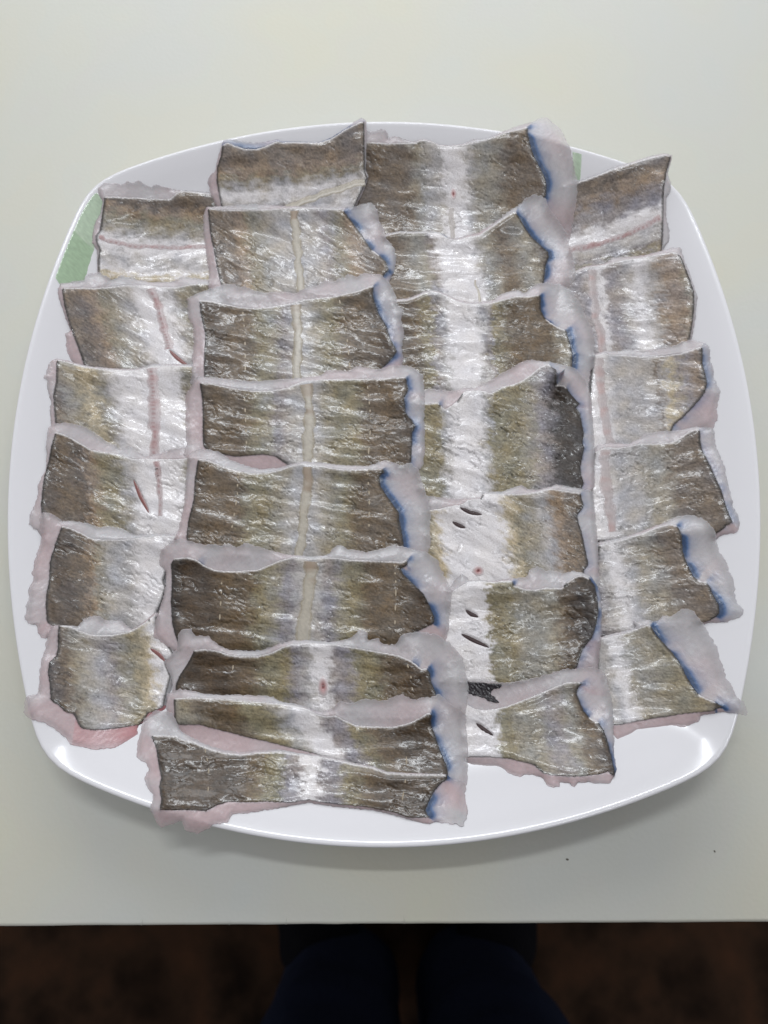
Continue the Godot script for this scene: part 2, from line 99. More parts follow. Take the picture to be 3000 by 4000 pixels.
		"slits": [[36.6,91.1,39.4,93.4,42.9,95.5]], "pale": 0.1, "wr": 0.7, "wang": 0.0, "blue": 0.5, "membrane": [32.3,74.7,35.9,75.2,39.8,75.5,46.9,75.9,46.6,77.4,43.7,77.8,42.6,79.7,44.5,81.2,46.4,83.5,42.1,82.6,39.7,81.2,33.9,79.7,32.7,77.8]},
	{"label": "topmost fish slice left of the middle, lying sideways with cream stripe low down", "axis": "y", "tilt": -0.113, "mid": -41.2, "tones": [2, 1, 2, 2, 3, 4, 6, 8, 6, 8, 6],
		"at": [-166.5, -161.4, -157.1, -153.6, -149.7, -146.4, -143.7, -140.4, -136.3, -131.8, -125.0],
		"skin": [-68.9,-157.5,-66.2,-156.4,-62,-155.5,-56.6,-155.7,-52.3,-157.1,-47.3,-159.2,-45.2,-158.9,-38.7,-159.3,-28.9,-159.4,-23.4,-161.1,-16.7,-164.7,-9.3,-167.8,-8.8,-167.3,-8.6,-148.3,-7.4,-146.2,-9.2,-142.4,-13.1,-134.8,-15.4,-129.6,-71.3,-128.5,-72.7,-132.6,-73.6,-137.5,-74.5,-142.8,-74,-148.5,-72,-152.8,-71.3,-156.3],
		"flesh": [-71.2,-158.8,-69,-159.4,-63.1,-159.1,-57.7,-158.7,-52.3,-159.5,-47.4,-160.4,-43.6,-159.7,-28.9,-160.2,-23.4,-161.9,-16.7,-165.7,-10.2,-170.4,-7.9,-169.3,-7.7,-164.4,-8,-149,-6.9,-146.9,-8.5,-142.6,-12.5,-135,-14.9,-129.7,-72.6,-128.4,-77.5,-138.2,-78.8,-143.7,-77.3,-145.6,-75.1,-147.2,-73.3,-153],
		"strip": [-54.3,-130.3,-46.7,-132.7,-38.6,-135.9,-27.7,-139.6,-16.8,-142.8,-7.7,-144.7], "sw": 3.10, "sk": 0, "slits": [[-51.7,-132.7,-47.9,-133.6,-44.6,-135.1]], "pale": 0.3, "wr": 0.5, "wang": -0.4, "blue": 0.5, "bluetop": true},
	{"label": "second fish slice left of the middle, mottled orange-brown with cream stripe", "axis": "x", "tilt": 0.120, "mid": -114.2, "tones": [2, 2, 2, 3, 4, 5, 6, 6, 6, 7, 4, 3, 2, 2],
		"at": [-78.5, -72.3, -68.2, -63.6, -58.9, -53.3, -46.4, -37.1, -30.9, -25.8, -19.6, -13.3, -6.1, 2.2],
		"skin": [-78.5,-131.5,-72,-131,-63.8,-131.5,-52.8,-131.7,-43,-133,-38,-133.4,-30.8,-133.1,-19.7,-132.8,-18.2,-132,-14.2,-127.3,-9.7,-121.1,-5.8,-114.4,-2,-111.1,0.8,-107.7,2,-103.8,0.3,-101.9,-3,-96.9,-5.8,-91.4,-68.6,-89.1,-72,-96.3,-74.4,-105.4,-76,-114,-77.5,-119.7,-78.3,-126.8],
		"flesh": [-79.2,-132.4,-72,-133.1,-58.5,-134.7,-43.1,-134.3,-30.9,-134.3,-17.5,-134.1,-13.1,-134.2,-8.6,-136,-5.9,-136.6,-3.1,-133.6,-2.5,-128.7,0.3,-123.9,0.8,-119.2,4.7,-115.2,5.5,-110.6,4.7,-104,2.4,-98.8,-0.3,-90.8,-69.4,-89,-77.3,-92.1,-78.4,-105.7,-79.9,-114.6,-81,-121.9,-80.8,-129.7],
		"strip": [-40.5,-134.3,-40,-125.4,-39,-116.2,-38.1,-107.2,-36.8,-92.9], "sw": 4.34, "sk": 0, "pale": 0.25, "wr": 0.8, "wang": 0.5, "blue": 0.9},
	{"label": "third fish slice left of the middle, right side tapering to a dark point", "axis": "x", "tilt": 0.041, "mid": -70.7, "tones": [1, 1, 2, 2, 4, 5, 7, 6, 6, 5, 4, 2, 2, 1, 1],
		"at": [-80.7, -73.6, -66.5, -59.5, -53.4, -48.3, -43.3, -39.9, -34.2, -28.2, -23.1, -17.1, -8.0, 0.1, 6.2],
		"skin": [-81.1,-88.8,-75.5,-88.7,-68.7,-87.4,-63.3,-86.3,-56.5,-85.9,-49.7,-86.4,-42.2,-87.8,-35.4,-89.7,-27.9,-90.4,-21.1,-91.1,-10.9,-93.5,-4.6,-96.1,-5,-91.4,-2.7,-83.9,0.7,-77.9,2.7,-71.1,5,-66.7,5.5,-64.8,2,-60.5,-0.3,-58.3,-7.3,-49.1,-77.3,-48.9,-77.7,-54.6,-78.1,-63.4,-78,-70.6,-78.2,-74.1,-80.2,-81.9],
		"flesh": [-81.4,-92.8,-70.8,-97.2,-66.6,-97.5,-64.3,-95.7,-61.6,-96.3,-56.6,-93.9,-52.2,-93.3,-46.8,-94,-39.6,-93.1,-34.2,-95.5,-29.8,-96.8,-25.5,-99.2,-21.7,-98.7,-19.5,-101,-17.3,-100.4,-16.2,-102.7,-12.4,-100.6,-9.1,-102.7,-5.8,-102.1,-1.9,-101.8,2.4,-97.9,3.5,-95,3.1,-97,5.4,-90.9,5.8,-87,9.1,-84.1,7.4,-81.3,8.1,-76.4,9.1,-73.6,7.7,-67.9,8.4,-62.2,7.7,-58,-0.7,-48.7,-80.7,-48.3,-83.7,-50.5,-82.6,-54.3,-83.4,-62.1,-83.2,-68,-83.5,-76.5,-86.2,-81.6,-86.9,-90],
		"strip": [-39.1,-87.9,-38.2,-79.9,-37.6,-72.7,-37.6,-65.5,-38.1,-52], "sw": 4.99, "sk": 0, "dots": [[-62.4,-85,-61,-74.1,-60.1,-54.8], [-19.9,-90.2,-17.6,-81.4,-15.8,-69.1,-14.7,-56.3]], "pale": 0.1, "wr": 0.9, "wang": 0.2, "blue": 0.7},
	{"label": "fourth fish slice left of the middle, cream stripe and crinkled lower right corner", "axis": "x", "tilt": 0.033, "mid": -33.8, "tones": [1, 2, 2, 2, 4, 5, 7, 6, 6, 5, 4, 4, 2, 2, 1],
		"at": [-78.9, -72.0, -65.1, -59.2, -54.2, -49.3, -45.3, -38.4, -29.5, -24.6, -19.7, -12.7, -6.8, 2.1, 12.9],
		"skin": [-79.2,-50.6,-75,-50.4,-70.4,-49.5,-63.8,-48.2,-56.5,-47.3,-48.5,-47.3,-41.9,-48.6,-37.2,-50.5,-34.5,-51.4,-27.2,-52.1,-13.9,-52.2,-0.7,-52.6,9.6,-53.2,9.7,-50.2,10.4,-47.4,8.6,-43.9,9.2,-37.5,11.9,-34.1,13.3,-31.2,11.8,-28.5,11.8,-23.8,11.4,-16.4,9.8,-11.2,-13.7,-9.9,-33.3,-10.6,-41.8,-15.5,-46.5,-18.7,-51.7,-19.4,-62.8,-18.4,-70.1,-19.6,-74.7,-21.1,-76.7,-22.6,-77.2,-27.2,-77.5,-34.1,-78.2,-44.4],
		"flesh": [-80.1,-53.8,-71.3,-53.2,-62,-52.2,-54,-52,-40.7,-53,-27.4,-54.4,-24.7,-57.1,-15.4,-56.4,-11.4,-58.9,-6,-57.8,-2,-57.1,2,-58.7,8.7,-59.2,12.7,-57.9,16.7,-55,17.4,-47.9,17.3,-34,17.3,-21.8,16.6,-14.4,12.4,-10,-13.7,-9.2,-33.4,-9.8,-59.6,-10.9,-79.1,-14,-84.8,-18.9,-83.9,-23.2,-84.8,-34.1,-85.7,-45.3],
		"strip": [-33.6,-51.7,-32.3,-40.9,-32.1,-30.5,-32.5,-20.3,-32.8,-12.2], "sw": 5.44, "sk": 0, "dots": [[-60.1,-45.1,-59.2,-34,-58.3,-21], [-7.2,-50,-6.3,-42.3,-5.6,-34,-6.8,-16.3]], "pale": 0.1, "wr": 1.1, "wang": 0.1, "blue": 0.6},
	{"label": "fifth fish slice left of the middle, cream stripe and broad pinkish flesh at right", "axis": "x", "tilt": -0.033, "mid": 4.9, "tones": [1, 2, 2, 2, 4, 4, 5, 6, 6, 5, 4, 2, 2, 1],
		"at": [-82.0, -75.2, -67.5, -61.7, -55.9, -50.1, -44.3, -36.6, -28.9, -23.1, -17.3, -9.6, 0.1, 8.8],
		"skin": [-78.4,-16.8,-73.6,-16.3,-68.4,-14,-62.5,-12.1,-56,-10.9,-49.5,-11.1,-43.6,-12.4,-40.3,-13.5,-34.4,-14.6,-29.2,-14.3,-23.4,-13,-16.9,-12,-7.1,-12.4,-0.3,-12.5,-0,-11.1,-2,-9.5,-1.6,-5.7,1.3,-1.1,4.5,3.5,6.4,6.1,6.4,12.7,6.1,5.7,7.1,13.3,8.1,19.2,6.4,25.9,-79.7,25.9,-81.8,16,-81.2,7.6,-81.5,10.2,-79.7,1,-79.6,-8.4],
		"flesh": [-82.8,-18.8,-79.2,-21.8,-71.3,-20.8,-68,-19.1,-64.7,-16.6,-53,-13,-43.8,-13.6,-40.4,-14.5,-34.5,-16,-28.7,-15.6,-23.5,-14.9,-16.9,-14.3,-7.2,-14,-3.3,-15,-0.7,-16.7,2,-16,9.8,-14.3,6.3,-13.9,11,-15.6,14.5,-12.7,16,-7.4,17.9,-1.9,18.9,-0.5,19.4,5.7,19.1,11.7,19.5,18.4,18.1,23.4,13.8,28.1,6.5,27.4,-80.8,27.4,-87.8,21.1,-85.3,12.8,-83.6,2.9,-83.5,-7.1],
		"strip": [-31.9,-14.3,-32.2,-3.6,-33.3,6.3,-33.9,15.4,-35.3,25.2], "sw": 4.61, "sk": 0, "dots": [[-61.4,-10.3,-61.7,-0.3,-63.6,15.4], [-7,-11.6,-6.1,-0.3,-6.3,14.8]], "pale": 0.1, "wr": 1.1, "wang": 0.15, "blue": 1.1},
	{"label": "sixth fish slice left of the middle, lowest one with a cream stripe", "axis": "x", "tilt": -0.036, "mid": 43.5, "tones": [0, 1, 1, 2, 2, 4, 5, 7, 6, 6, 7, 5, 4, 2, 2, 1, 1],
		"at": [-86.6, -80.9, -71.5, -64.0, -56.4, -49.8, -44.2, -39.5, -34.8, -27.2, -22.5, -17.8, -13.1, -5.6, 3.9, 13.3, 20.8],
		"skin": [-86.3,25.5,-80.9,25,-76.9,26.1,-73.6,28.5,-69.4,30.2,-62.8,30.7,-52.1,30.1,-47.2,28.1,-42.3,26.1,-37.3,24.9,-29.9,25.7,-25.8,25.1,-21.6,25.1,-13.4,26.1,-1,26.5,7.2,26.9,9.9,25.7,9.3,28.5,6.4,29.4,8,31.8,12.1,35.9,16.2,40.1,18.6,44.9,20.2,49,20.3,51.8,16.9,53.4,13.6,55,7.1,62.6,-81.9,62.6,-84.5,56.2,-85.9,52.2,-86.9,43.3,-86.9,35.1,-87.5,27.8],
		"flesh": [-91.8,22,-87.9,18.7,-83.9,17,-78.9,18.6,-75.6,19.4,-67.3,19.8,-64,19.4,-60.6,21.1,-57.4,18.5,-54,19.8,-47.4,21.9,-38.3,23.9,-30,24.5,-23.4,23.9,-20.9,21,-18.4,19.4,-15.1,21.4,-12.6,21.8,-6.8,22.7,-2.7,21.8,4,19.7,8.1,20.1,10.6,21.4,17.2,22.7,22.1,26.1,25.3,33.5,27.6,38.6,26.9,45.8,25.9,55.4,23.3,63.4,-83.6,63.4,-93.3,57.1,-92.1,49,-90.4,41.6,-89.8,37.5,-89.7,30.9,-92.7,27.7],
		"strip": [-29.9,25.4,-30.4,35.2,-31.5,45,-32.8,59.4], "sw": 6.24, "sk": 0, "dots": [[-66.7,34.3,-66.6,41.7,-66.8,52.2], [4.3,27.3,4.9,36.8,4.3,55.5]], "pale": 0.06, "wr": 1.0, "wang": 0.1, "blue": 0.8},
	{"label": "dark brown fish slice with reddish vent in its white stripe, third from the bottom", "axis": "x", "tilt": 0.053, "mid": 73.0, "tones": [1, 1, 1, 2, 4, 4, 7, 6, 8, 8, 7, 7, 4, 4, 2, 1, 1],
		"at": [-83.1, -73.9, -62.8, -53.5, -46.1, -39.7, -35.0, -30.4, -27.3, -22.8, -19.3, -14.7, -10.1, -4.5, 1.9, 11.2, 21.4],
		"skin": [-76.3,62.7,-72.5,62.2,-67.3,62.7,-63,64.2,-58.6,65,-50.8,65,-45.6,63.8,-41.2,61.6,-36.9,60.2,-30.8,59.8,-19.5,60.4,-11.7,61.6,-3,63.1,5.6,64.6,10.8,66.7,15.2,70.1,17.3,69.7,18.3,71.8,18.7,74.8,20.4,78.6,21.1,82.4,20.2,89,-80.7,89,-82.9,79,-83.2,76.5,-81.7,72.3,-78.5,67.2],
		"flesh": [-88.5,67.2,-83.2,62,-83.3,56.9,-81.6,54.3,-78.2,53.9,-76.3,56.9,-71.1,56.9,-65.8,61.2,-61.5,62.5,-54.5,62.9,-49.2,62.5,-42.3,60.2,-37.1,58.8,-31,58.6,-19.6,59.3,-13.5,57.8,-10,54.3,-6.5,55.2,-6.5,58.6,-2.2,57.8,-0.4,60.3,4.8,60.3,7.4,56.1,13.5,55.2,20.5,56,26.5,59.5,31.7,65.5,32.6,70.6,33.8,77.3,32.3,87.3,25.4,89.9,-82.5,89.8,-84.7,77.3,-85.2,73.1],
		"vents": [[-24.3, 76.9, 3]], "dots": [[-60.5,67.2,-61,73.1], [9.1,67.2,11,73.9,11.4,80.7]], "pale": 0.05, "wr": 0.8, "wang": 0.05, "blue": 0.9},
	{"label": "narrow dark fish slice slanting down to the right, second from the bottom", "axis": "x", "tilt": 0.624, "mid": 96.0, "tones": [5, 5, 2, 2, 4, 4, 5, 6, 8, 8, 7, 7, 4, 2, 1, 1],
		"at": [-82.3, -74.1, -63.3, -54.2, -47.0, -41.6, -37.9, -33.4, -28.9, -22.5, -18.9, -14.4, -9.9, -3.5, 5.5, 27.2],
		"skin": [-83.2,81.4,-75.6,81,-62.9,81.6,-50,82.7,-41.5,83.5,-34.6,84.4,-30.3,85.6,-26,87.7,-22.6,88.5,-19.2,87.9,-15.8,89.8,-10.7,91.9,-4.7,92.3,3.8,92.4,9.8,91,14.1,88.9,17.9,86.7,18.9,88.1,18.3,90.6,20,95.6,21.6,100.4,23.9,105.9,24.7,109.3,23.6,114.3,-4.6,113.6,-4.6,107.6,-11.3,105.9,-19.8,104.2,-28.3,102,-36.8,100,-45.3,97.9,-53,96.3,-59.8,94.5,-66.6,93,-72.5,91.3,-80.9,91.3,-82.2,89.7],
		"flesh": [-86,79.8,-81.3,77.7,-76,78.6,-70.8,79.8,-63.2,80.2,-57.2,80,-50.3,80.3,-44.2,80.7,-41.6,82.5,-33,84,-26.1,86.5,-20.1,85.7,-17.6,82.3,-14.1,83.2,-7.3,81.5,-0.4,82.4,7.3,79.8,11.6,81.9,19.3,80.7,21.9,79.8,27.1,84,32.2,87.3,32.7,98.7,32.5,106.7,32.1,113.6,24.4,115.1,-7.1,114.5,-40.3,111.3,-65.5,106.5,-78,98.6,-83.8,92.2,-86.1,87.3,-86.6,82.3],
		"dots": [[8.7,101.9,8.8,109.1]], "pale": 0.05, "wr": 0.5, "wang": 0.05, "blue": 0.7},
	{"label": "dark brown fish slice at the bottom of the pile, nearest the board edge", "axis": "x", "tilt": 0.023, "mid": 111.5, "tones": [1, 1, 1, 1, 2, 4, 4, 7, 7, 8, 8, 7, 7, 4, 2, 1, 1],
		"at": [-85.8, -75.3, -64.8, -56.0, -49.9, -44.6, -40.2, -36.7, -32.3, -30.1, -25.3, -23.0, -18.3, -13.9, -6.9, 1.8, 24.6],
		"skin": [-90.7,95.2,-86.9,95.4,-80.7,95.5,-78.9,96.7,-74.3,97.7,-68.3,100.1,-62.3,101.7,-55.6,102.5,-49.1,101.8,-40.7,101.4,-34,102.4,-27.3,103,-19.7,104.2,-11.3,106.1,-4.6,107.1,1.2,109.1,9.5,109.5,24.2,109.6,24.2,111,21,113.2,18.4,116.2,16.7,119.2,15.4,122.1,17.1,124.2,9.3,124.3,3.7,122.6,-6.9,120.8,-16.7,120,-23.2,119.3,-28.2,118.4,-35.4,119.2,-44.3,118.7,-51.4,118.9,-57.8,118.5,-61.6,119.4,-66,121.4,-72.3,121,-78.5,120.9,-82.8,120.8,-82.5,117.6,-84.3,112.6,-83.9,110.4,-86.1,105.2,-87.8,99.9],
		"flesh": [-94.1,88.8,-90,86,-83.9,86.4,-81.3,90.5,-79.5,93.8,-74.7,96.6,-68.6,99,-62.6,100.9,-55.9,101.7,-49.3,101.1,-40.9,100.8,-34.1,101.9,-27.4,102.6,-19.8,103.7,-11.3,105.7,-4.6,106.8,1.3,108.8,9.6,109.2,23.7,109.5,26.2,111.4,31.3,111.9,30.9,118.6,31.4,122.9,29.4,127.4,25.3,126.4,18.9,125.8,16.5,126.6,9.3,125,-2.8,122.2,-15.1,121.1,-23.3,120.3,-28.2,119.4,-39.4,121.2,-50.4,122.5,-56.7,122.9,-57.9,125.6,-63.3,126,-64,127.4,-68.8,129.5,-73.5,128.4,-74.5,125.1,-78.5,125.9,-82.5,127.3,-84.2,125.2,-86.7,120.6,-85.8,116.3,-88.7,113.4,-90.6,109.7,-89.2,107.6,-91.2,105.3,-94.9,103,-95.4,97.6,-94.9,92.9],
		"dots": [[-69.7,99.6,-67.3,105.9,-65.7,118.4], [8.4,110.6,7.8,113.7,6.3,122.2]], "pale": 0.05, "wr": 1.0, "wang": 0.05, "blue": 1.2},
]
const LEAVES := [
	{"at": [-127.2,-134.1,-124.7,-133.4,-122.9,-129.9,-121.5,-125.7,-120.9,-118,-119.3,-94.8,-121,-89.1,-128.4,-90.2,-137.9,-90.2,-140.5,-94.1,-139.1,-98.8,-136.7,-108.7,-134.2,-116.9,-132.1,-123.9,-129.9,-130.5], "vein": [-134.5,-116.9,-129.6,-112.2,-122.3,-107.5]},
	{"at": [82.4,-160.1,86.9,-159.9,87.2,-152.2,87.4,-141.5,84.6,-137.1,83.8,-139.8,83.5,-152.2], "vein": [82.4,-160.1,83.2,-158.4,85.4,-139.8]},
]

const MM := 0.001
const PLATE_Z := -17.3        # the plate's middle on the board
const WELL := 7.0             # the plate's inner floor above the board
const RIM := 23.0             # its rim above the board
const G0 := -190              # the height field of what already lies on the plate: one cell a millimetre
const GN := 381

var field := PackedFloat32Array()
var nz_jag := FastNoiseLite.new()
var nz_tear := FastNoiseLite.new()
var nz_soft := FastNoiseLite.new()
var nz_fine := FastNoiseLite.new()
var nz_wave := FastNoiseLite.new()
var nz_crease := FastNoiseLite.new()
var nz_patch := FastNoiseLite.new()
var mats := {}
var taken := {}

func noise_of(seed_: int, freq: float, octaves := 1, kind := FastNoiseLite.TYPE_SIMPLEX_SMOOTH) -> FastNoiseLite:
	var n := FastNoiseLite.new()
	n.seed = seed_
	n.noise_type = kind
	n.frequency = freq
	n.fractal_type = FastNoiseLite.FRACTAL_FBM if octaves > 1 else FastNoiseLite.FRACTAL_NONE
	n.fractal_octaves = octaves
	return n

func noise_tex(size: int, n: FastNoiseLite, as_normal := false, strength := 4.0, ramp: Gradient = null) -> NoiseTexture2D:
	var t := NoiseTexture2D.new()
	t.width = size
	t.height = size
	t.seamless = true
	t.seamless_blend_skirt = 0.2
	t.as_normal_map = as_normal
	t.bump_strength = strength
	t.noise = n
	if ramp:
		t.color_ramp = ramp
	return t

func ramp_of(stops: Array) -> Gradient:
	var g := Gradient.new()
	var offs := PackedFloat32Array()
	var cols := PackedColorArray()
	for s in stops:
		offs.append(s[0])
		cols.append(s[1])
	g.offsets = offs
	g.colors = cols
	return g

func lin(r: float, g: float, b: float) -> Color:
	return Color(r, g, b).linear_to_srgb()

func numbered(called: String) -> String:
	var n: int = taken.get(called, 0)
	taken[called] = n + 1
	return called if n == 0 else "%s_%03d" % [called, n]

func tag(o: Node, label: String, category: String, group := "") -> void:
	o.set_meta("label", label)
	o.set_meta("category", category)
	if group:
		o.set_meta("group", group)

func thing(called: String, label: String, category: String, at: Vector3, group := "") -> Node3D:
	var o := Node3D.new()
	o.name = numbered(called)
	o.position = at
	tag(o, label, category, group)
	add_child(o)
	return o

func part(called: String, m: Mesh, mat: Material, parent: Node) -> MeshInstance3D:
	var o := MeshInstance3D.new()
	o.name = called
	o.mesh = m
	o.material_override = mat
	parent.add_child(o, true)
	return o

func structure(called: String, m: Mesh, mat: Material, at: Vector3) -> MeshInstance3D:
	var o := part(called, m, mat, self)
	o.position = at
	o.set_meta("kind", "structure")
	return o

func mesh_from(v: PackedVector3Array, n: PackedVector3Array, c: PackedColorArray, uv: PackedVector2Array, idx: PackedInt32Array) -> ArrayMesh:
	var a := []
	a.resize(Mesh.ARRAY_MAX)
	a[Mesh.ARRAY_VERTEX] = v
	a[Mesh.ARRAY_NORMAL] = n
	if c.size():
		a[Mesh.ARRAY_COLOR] = c
	if uv.size():
		a[Mesh.ARRAY_TEX_UV] = uv
	a[Mesh.ARRAY_INDEX] = idx
	var m := ArrayMesh.new()
	m.add_surface_from_arrays(Mesh.PRIMITIVE_TRIANGLES, a)
	return m

func vcol(c: Color) -> Color:      # linear reflectance, kept in the mesh with a gamma of 2.2
	return Color(pow(clampf(c.r, 0.002, 1.0), 0.4545), pow(clampf(c.g, 0.002, 1.0), 0.4545), pow(clampf(c.b, 0.002, 1.0), 0.4545))

# ------------------------------------------------------------------ distances
func sdf(poly: PackedVector2Array, p: Vector2) -> float:
	var n := poly.size()
	var best := 1e9
	var a := poly[n - 1]
	for i in n:
		var b := poly[i]
		var ab := b - a
		var ap := p - a
		var q := ap - ab * clampf(ap.dot(ab) / ab.length_squared(), 0.0, 1.0)
		best = minf(best, q.length_squared())
		a = b
	best = sqrt(best)
	return best if Geometry2D.is_point_in_polygon(p, poly) else -best

func line_dist(pts: PackedVector2Array, p: Vector2) -> Vector2:   # distance, and share of the length passed
	var best := 1e9
	var at := 0.0
	for i in pts.size() - 1:
		var ab := pts[i + 1] - pts[i]
		var t := clampf((p - pts[i]).dot(ab) / ab.length_squared(), 0.0, 1.0)
		var d := p.distance_to(pts[i] + ab * t)
		if d < best:
			best = d
			at = (i + t) / (pts.size() - 1)
	return Vector2(best, at)

func poly_of(a: Array) -> PackedVector2Array:
	var out := PackedVector2Array()
	for i in range(0, a.size(), 2):
		out.append(Vector2(a[i], a[i + 1]))
	return out

# ------------------------------------------------------------------ a sheet cut out of a grid
# inside where f > 0; h the height, c the colour, all at the grid's nodes; the rim goes down to low
class Sheet:
	var x0: float
	var z0: float
	var step: float
	var nx: int
	var nz: int
	var off := Vector3.ZERO

func cut(s: Sheet, f: PackedFloat32Array, h: PackedFloat32Array, c: PackedColorArray, low: PackedFloat32Array, rim_where: PackedFloat32Array, uv_turn: float, uv_shift: Vector2, uv_size: Vector2) -> ArrayMesh:
	var nx := s.nx
	var nz := s.nz
	var step := s.step
	var node_at := PackedInt32Array()
	node_at.resize(nx * nz)
	node_at.fill(-1)
	var edge_at := {}
	var v := PackedVector3Array()
	var n := PackedVector3Array()
	var col := PackedColorArray()
	var uv := PackedVector2Array()
	var idx := PackedInt32Array()
	var lows := PackedFloat32Array()
	var rims := PackedFloat32Array()
	var cs := cos(uv_turn)
	var sn := sin(uv_turn)
	var offs := [0, 1, nx + 1, nx]
	var walls := PackedInt32Array()
	var full := PackedInt32Array([0, 0, 0, 0])
	for j in nz - 1:
		for i in nx - 1:
			var k := j * nx + i
			var a0 := f[k] > 0.0
			var a1 := f[k + 1] > 0.0
			var a2 := f[k + nx + 1] > 0.0
			var a3 := f[k + nx] > 0.0
			if not (a0 or a1 or a2 or a3):
				continue
			var inside := [a0, a1, a2, a3]
			var ring := PackedInt32Array()
			var exit := -1
			var enter := -1
			for q in 4:
				var ka: int = k + offs[q]
				var q2 := (q + 1) % 4
				var kb: int = k + offs[q2]
				if inside[q]:
					if node_at[ka] < 0:
						node_at[ka] = v.size()
						var jx := ka % nx
						var jz := ka / nx
						var l := maxi(jx - 1, 0)
						var r := mini(jx + 1, nx - 1)
						var u := maxi(jz - 1, 0)
						var d := mini(jz + 1, nz - 1)
						v.append(Vector3(s.x0 + jx * step, h[ka], s.z0 + jz * step) - s.off)
						n.append(Vector3((h[jz * nx + l] - h[jz * nx + r]) / ((r - l) * step), 1.0, (h[u * nx + jx] - h[d * nx + jx]) / ((d - u) * step)).normalized())
						col.append(c[ka])
						lows.append(low[ka])
						rims.append(rim_where[ka])
						uv.append(Vector2((v[-1].x * cs - v[-1].z * sn) / uv_size.x, (v[-1].x * sn + v[-1].z * cs) / uv_size.y) + uv_shift)
					ring.append(node_at[ka])
				if inside[q] != inside[q2]:
					var key := mini(ka, kb) * 2 + (0 if absi(ka - kb) == 1 else 1)
					if not edge_at.has(key):
						edge_at[key] = v.size()
						var t := clampf(f[ka] / (f[ka] - f[kb]), 0.02, 0.98)
						var pa := Vector3(ka % nx, h[ka], ka / nx)
						var pb := Vector3(kb % nx, h[kb], kb / nx)
						var inner := ka if inside[q] else kb
						var p := pa.lerp(pb, t)
						v.append(Vector3(s.x0 + p.x * step, h[inner] * 0.6 + p.y * 0.4, s.z0 + p.z * step) - s.off)
						n.append(Vector3.UP)
						col.append(c[inner])
						lows.append(minf(low[ka], low[kb]))
						rims.append(rim_where[inner])
						uv.append(Vector2((v[-1].x * cs - v[-1].z * sn) / uv_size.x, (v[-1].x * sn + v[-1].z * cs) / uv_size.y) + uv_shift)
					var e: int = edge_at[key]
					ring.append(e)
					if inside[q]:
						exit = e
					else:
						enter = e
			for q in range(1, ring.size() - 1):
				idx.append(ring[0])
				idx.append(ring[q])
				idx.append(ring[q + 1])
			if exit >= 0 and enter >= 0 and rims[exit] > 0.5:
				walls.append(exit)
				walls.append(enter)
	for w in range(0, walls.size(), 2):
		var e := walls[w]
		var m := walls[w + 1]
		var dir := v[m] - v[e]
		var out := Vector3(dir.z, 0.0, -dir.x).normalized()
		n[e] = (n[e] + out * 0.5).normalized()
		n[m] = (n[m] + out * 0.5).normalized()
		var at := v.size()
		for q in [e, m]:
			v.append(v[q])
			v.append(Vector3(v[q].x, minf(lows[q], v[q].y - 0.05), v[q].z))
			for z in 2:
				n.append(out)
				col.append(col[q])
				uv.append(uv[q])
		idx.append_array(PackedInt32Array([at + 2, at, at + 1, at + 2, at + 1, at + 3]))
	for q in v.size():
		v[q] = v[q] * MM
	return mesh_from(v, n, col, uv, idx)

# ------------------------------------------------------------------ one slice of fish
# black brown, dark brown, brown, tan, olive gold, olive grey, silver, purple grey, white, cream
const TONES := [
	Color(0.030, 0.021, 0.015), Color(0.072, 0.044, 0.021), Color(0.140, 0.094, 0.048), Color(0.300, 0.200, 0.115),
	Color(0.265, 0.225, 0.130), Color(0.330, 0.300, 0.240), Color(0.500, 0.475, 0.460), Color(0.320, 0.285, 0.290),
	Color(0.860, 0.820, 0.825), Color(0.570, 0.475, 0.325)]

func streak_of(x: float, z: float, wc: float, ws: float, sx: float) -> float:
	return nz_wave.get_noise_2d((x * wc + z * ws) * 0.25 + sx * 3.0, (z * wc - x * ws) * 0.9)

func grow(a: PackedFloat32Array, fine: Sheet, ratio: int, cnx: int) -> PackedFloat32Array:   # the coarse grid's values at the fine grid's nodes
	var out := PackedFloat32Array()
	out.resize(fine.nx * fine.nz)
	for j in fine.nz:
		var cj := j / ratio
		var tz := float(j % ratio) / ratio
		for i in fine.nx:
			var ci := i / ratio
			var tx := float(i % ratio) / ratio
			var k := cj * cnx + ci
			var top := a[k] + (a[k + 1] - a[k]) * tx
			var low := a[k + cnx] + (a[k + cnx + 1] - a[k + cnx]) * tx
			out[j * fine.nx + i] = top + (low - top) * tz
	return out

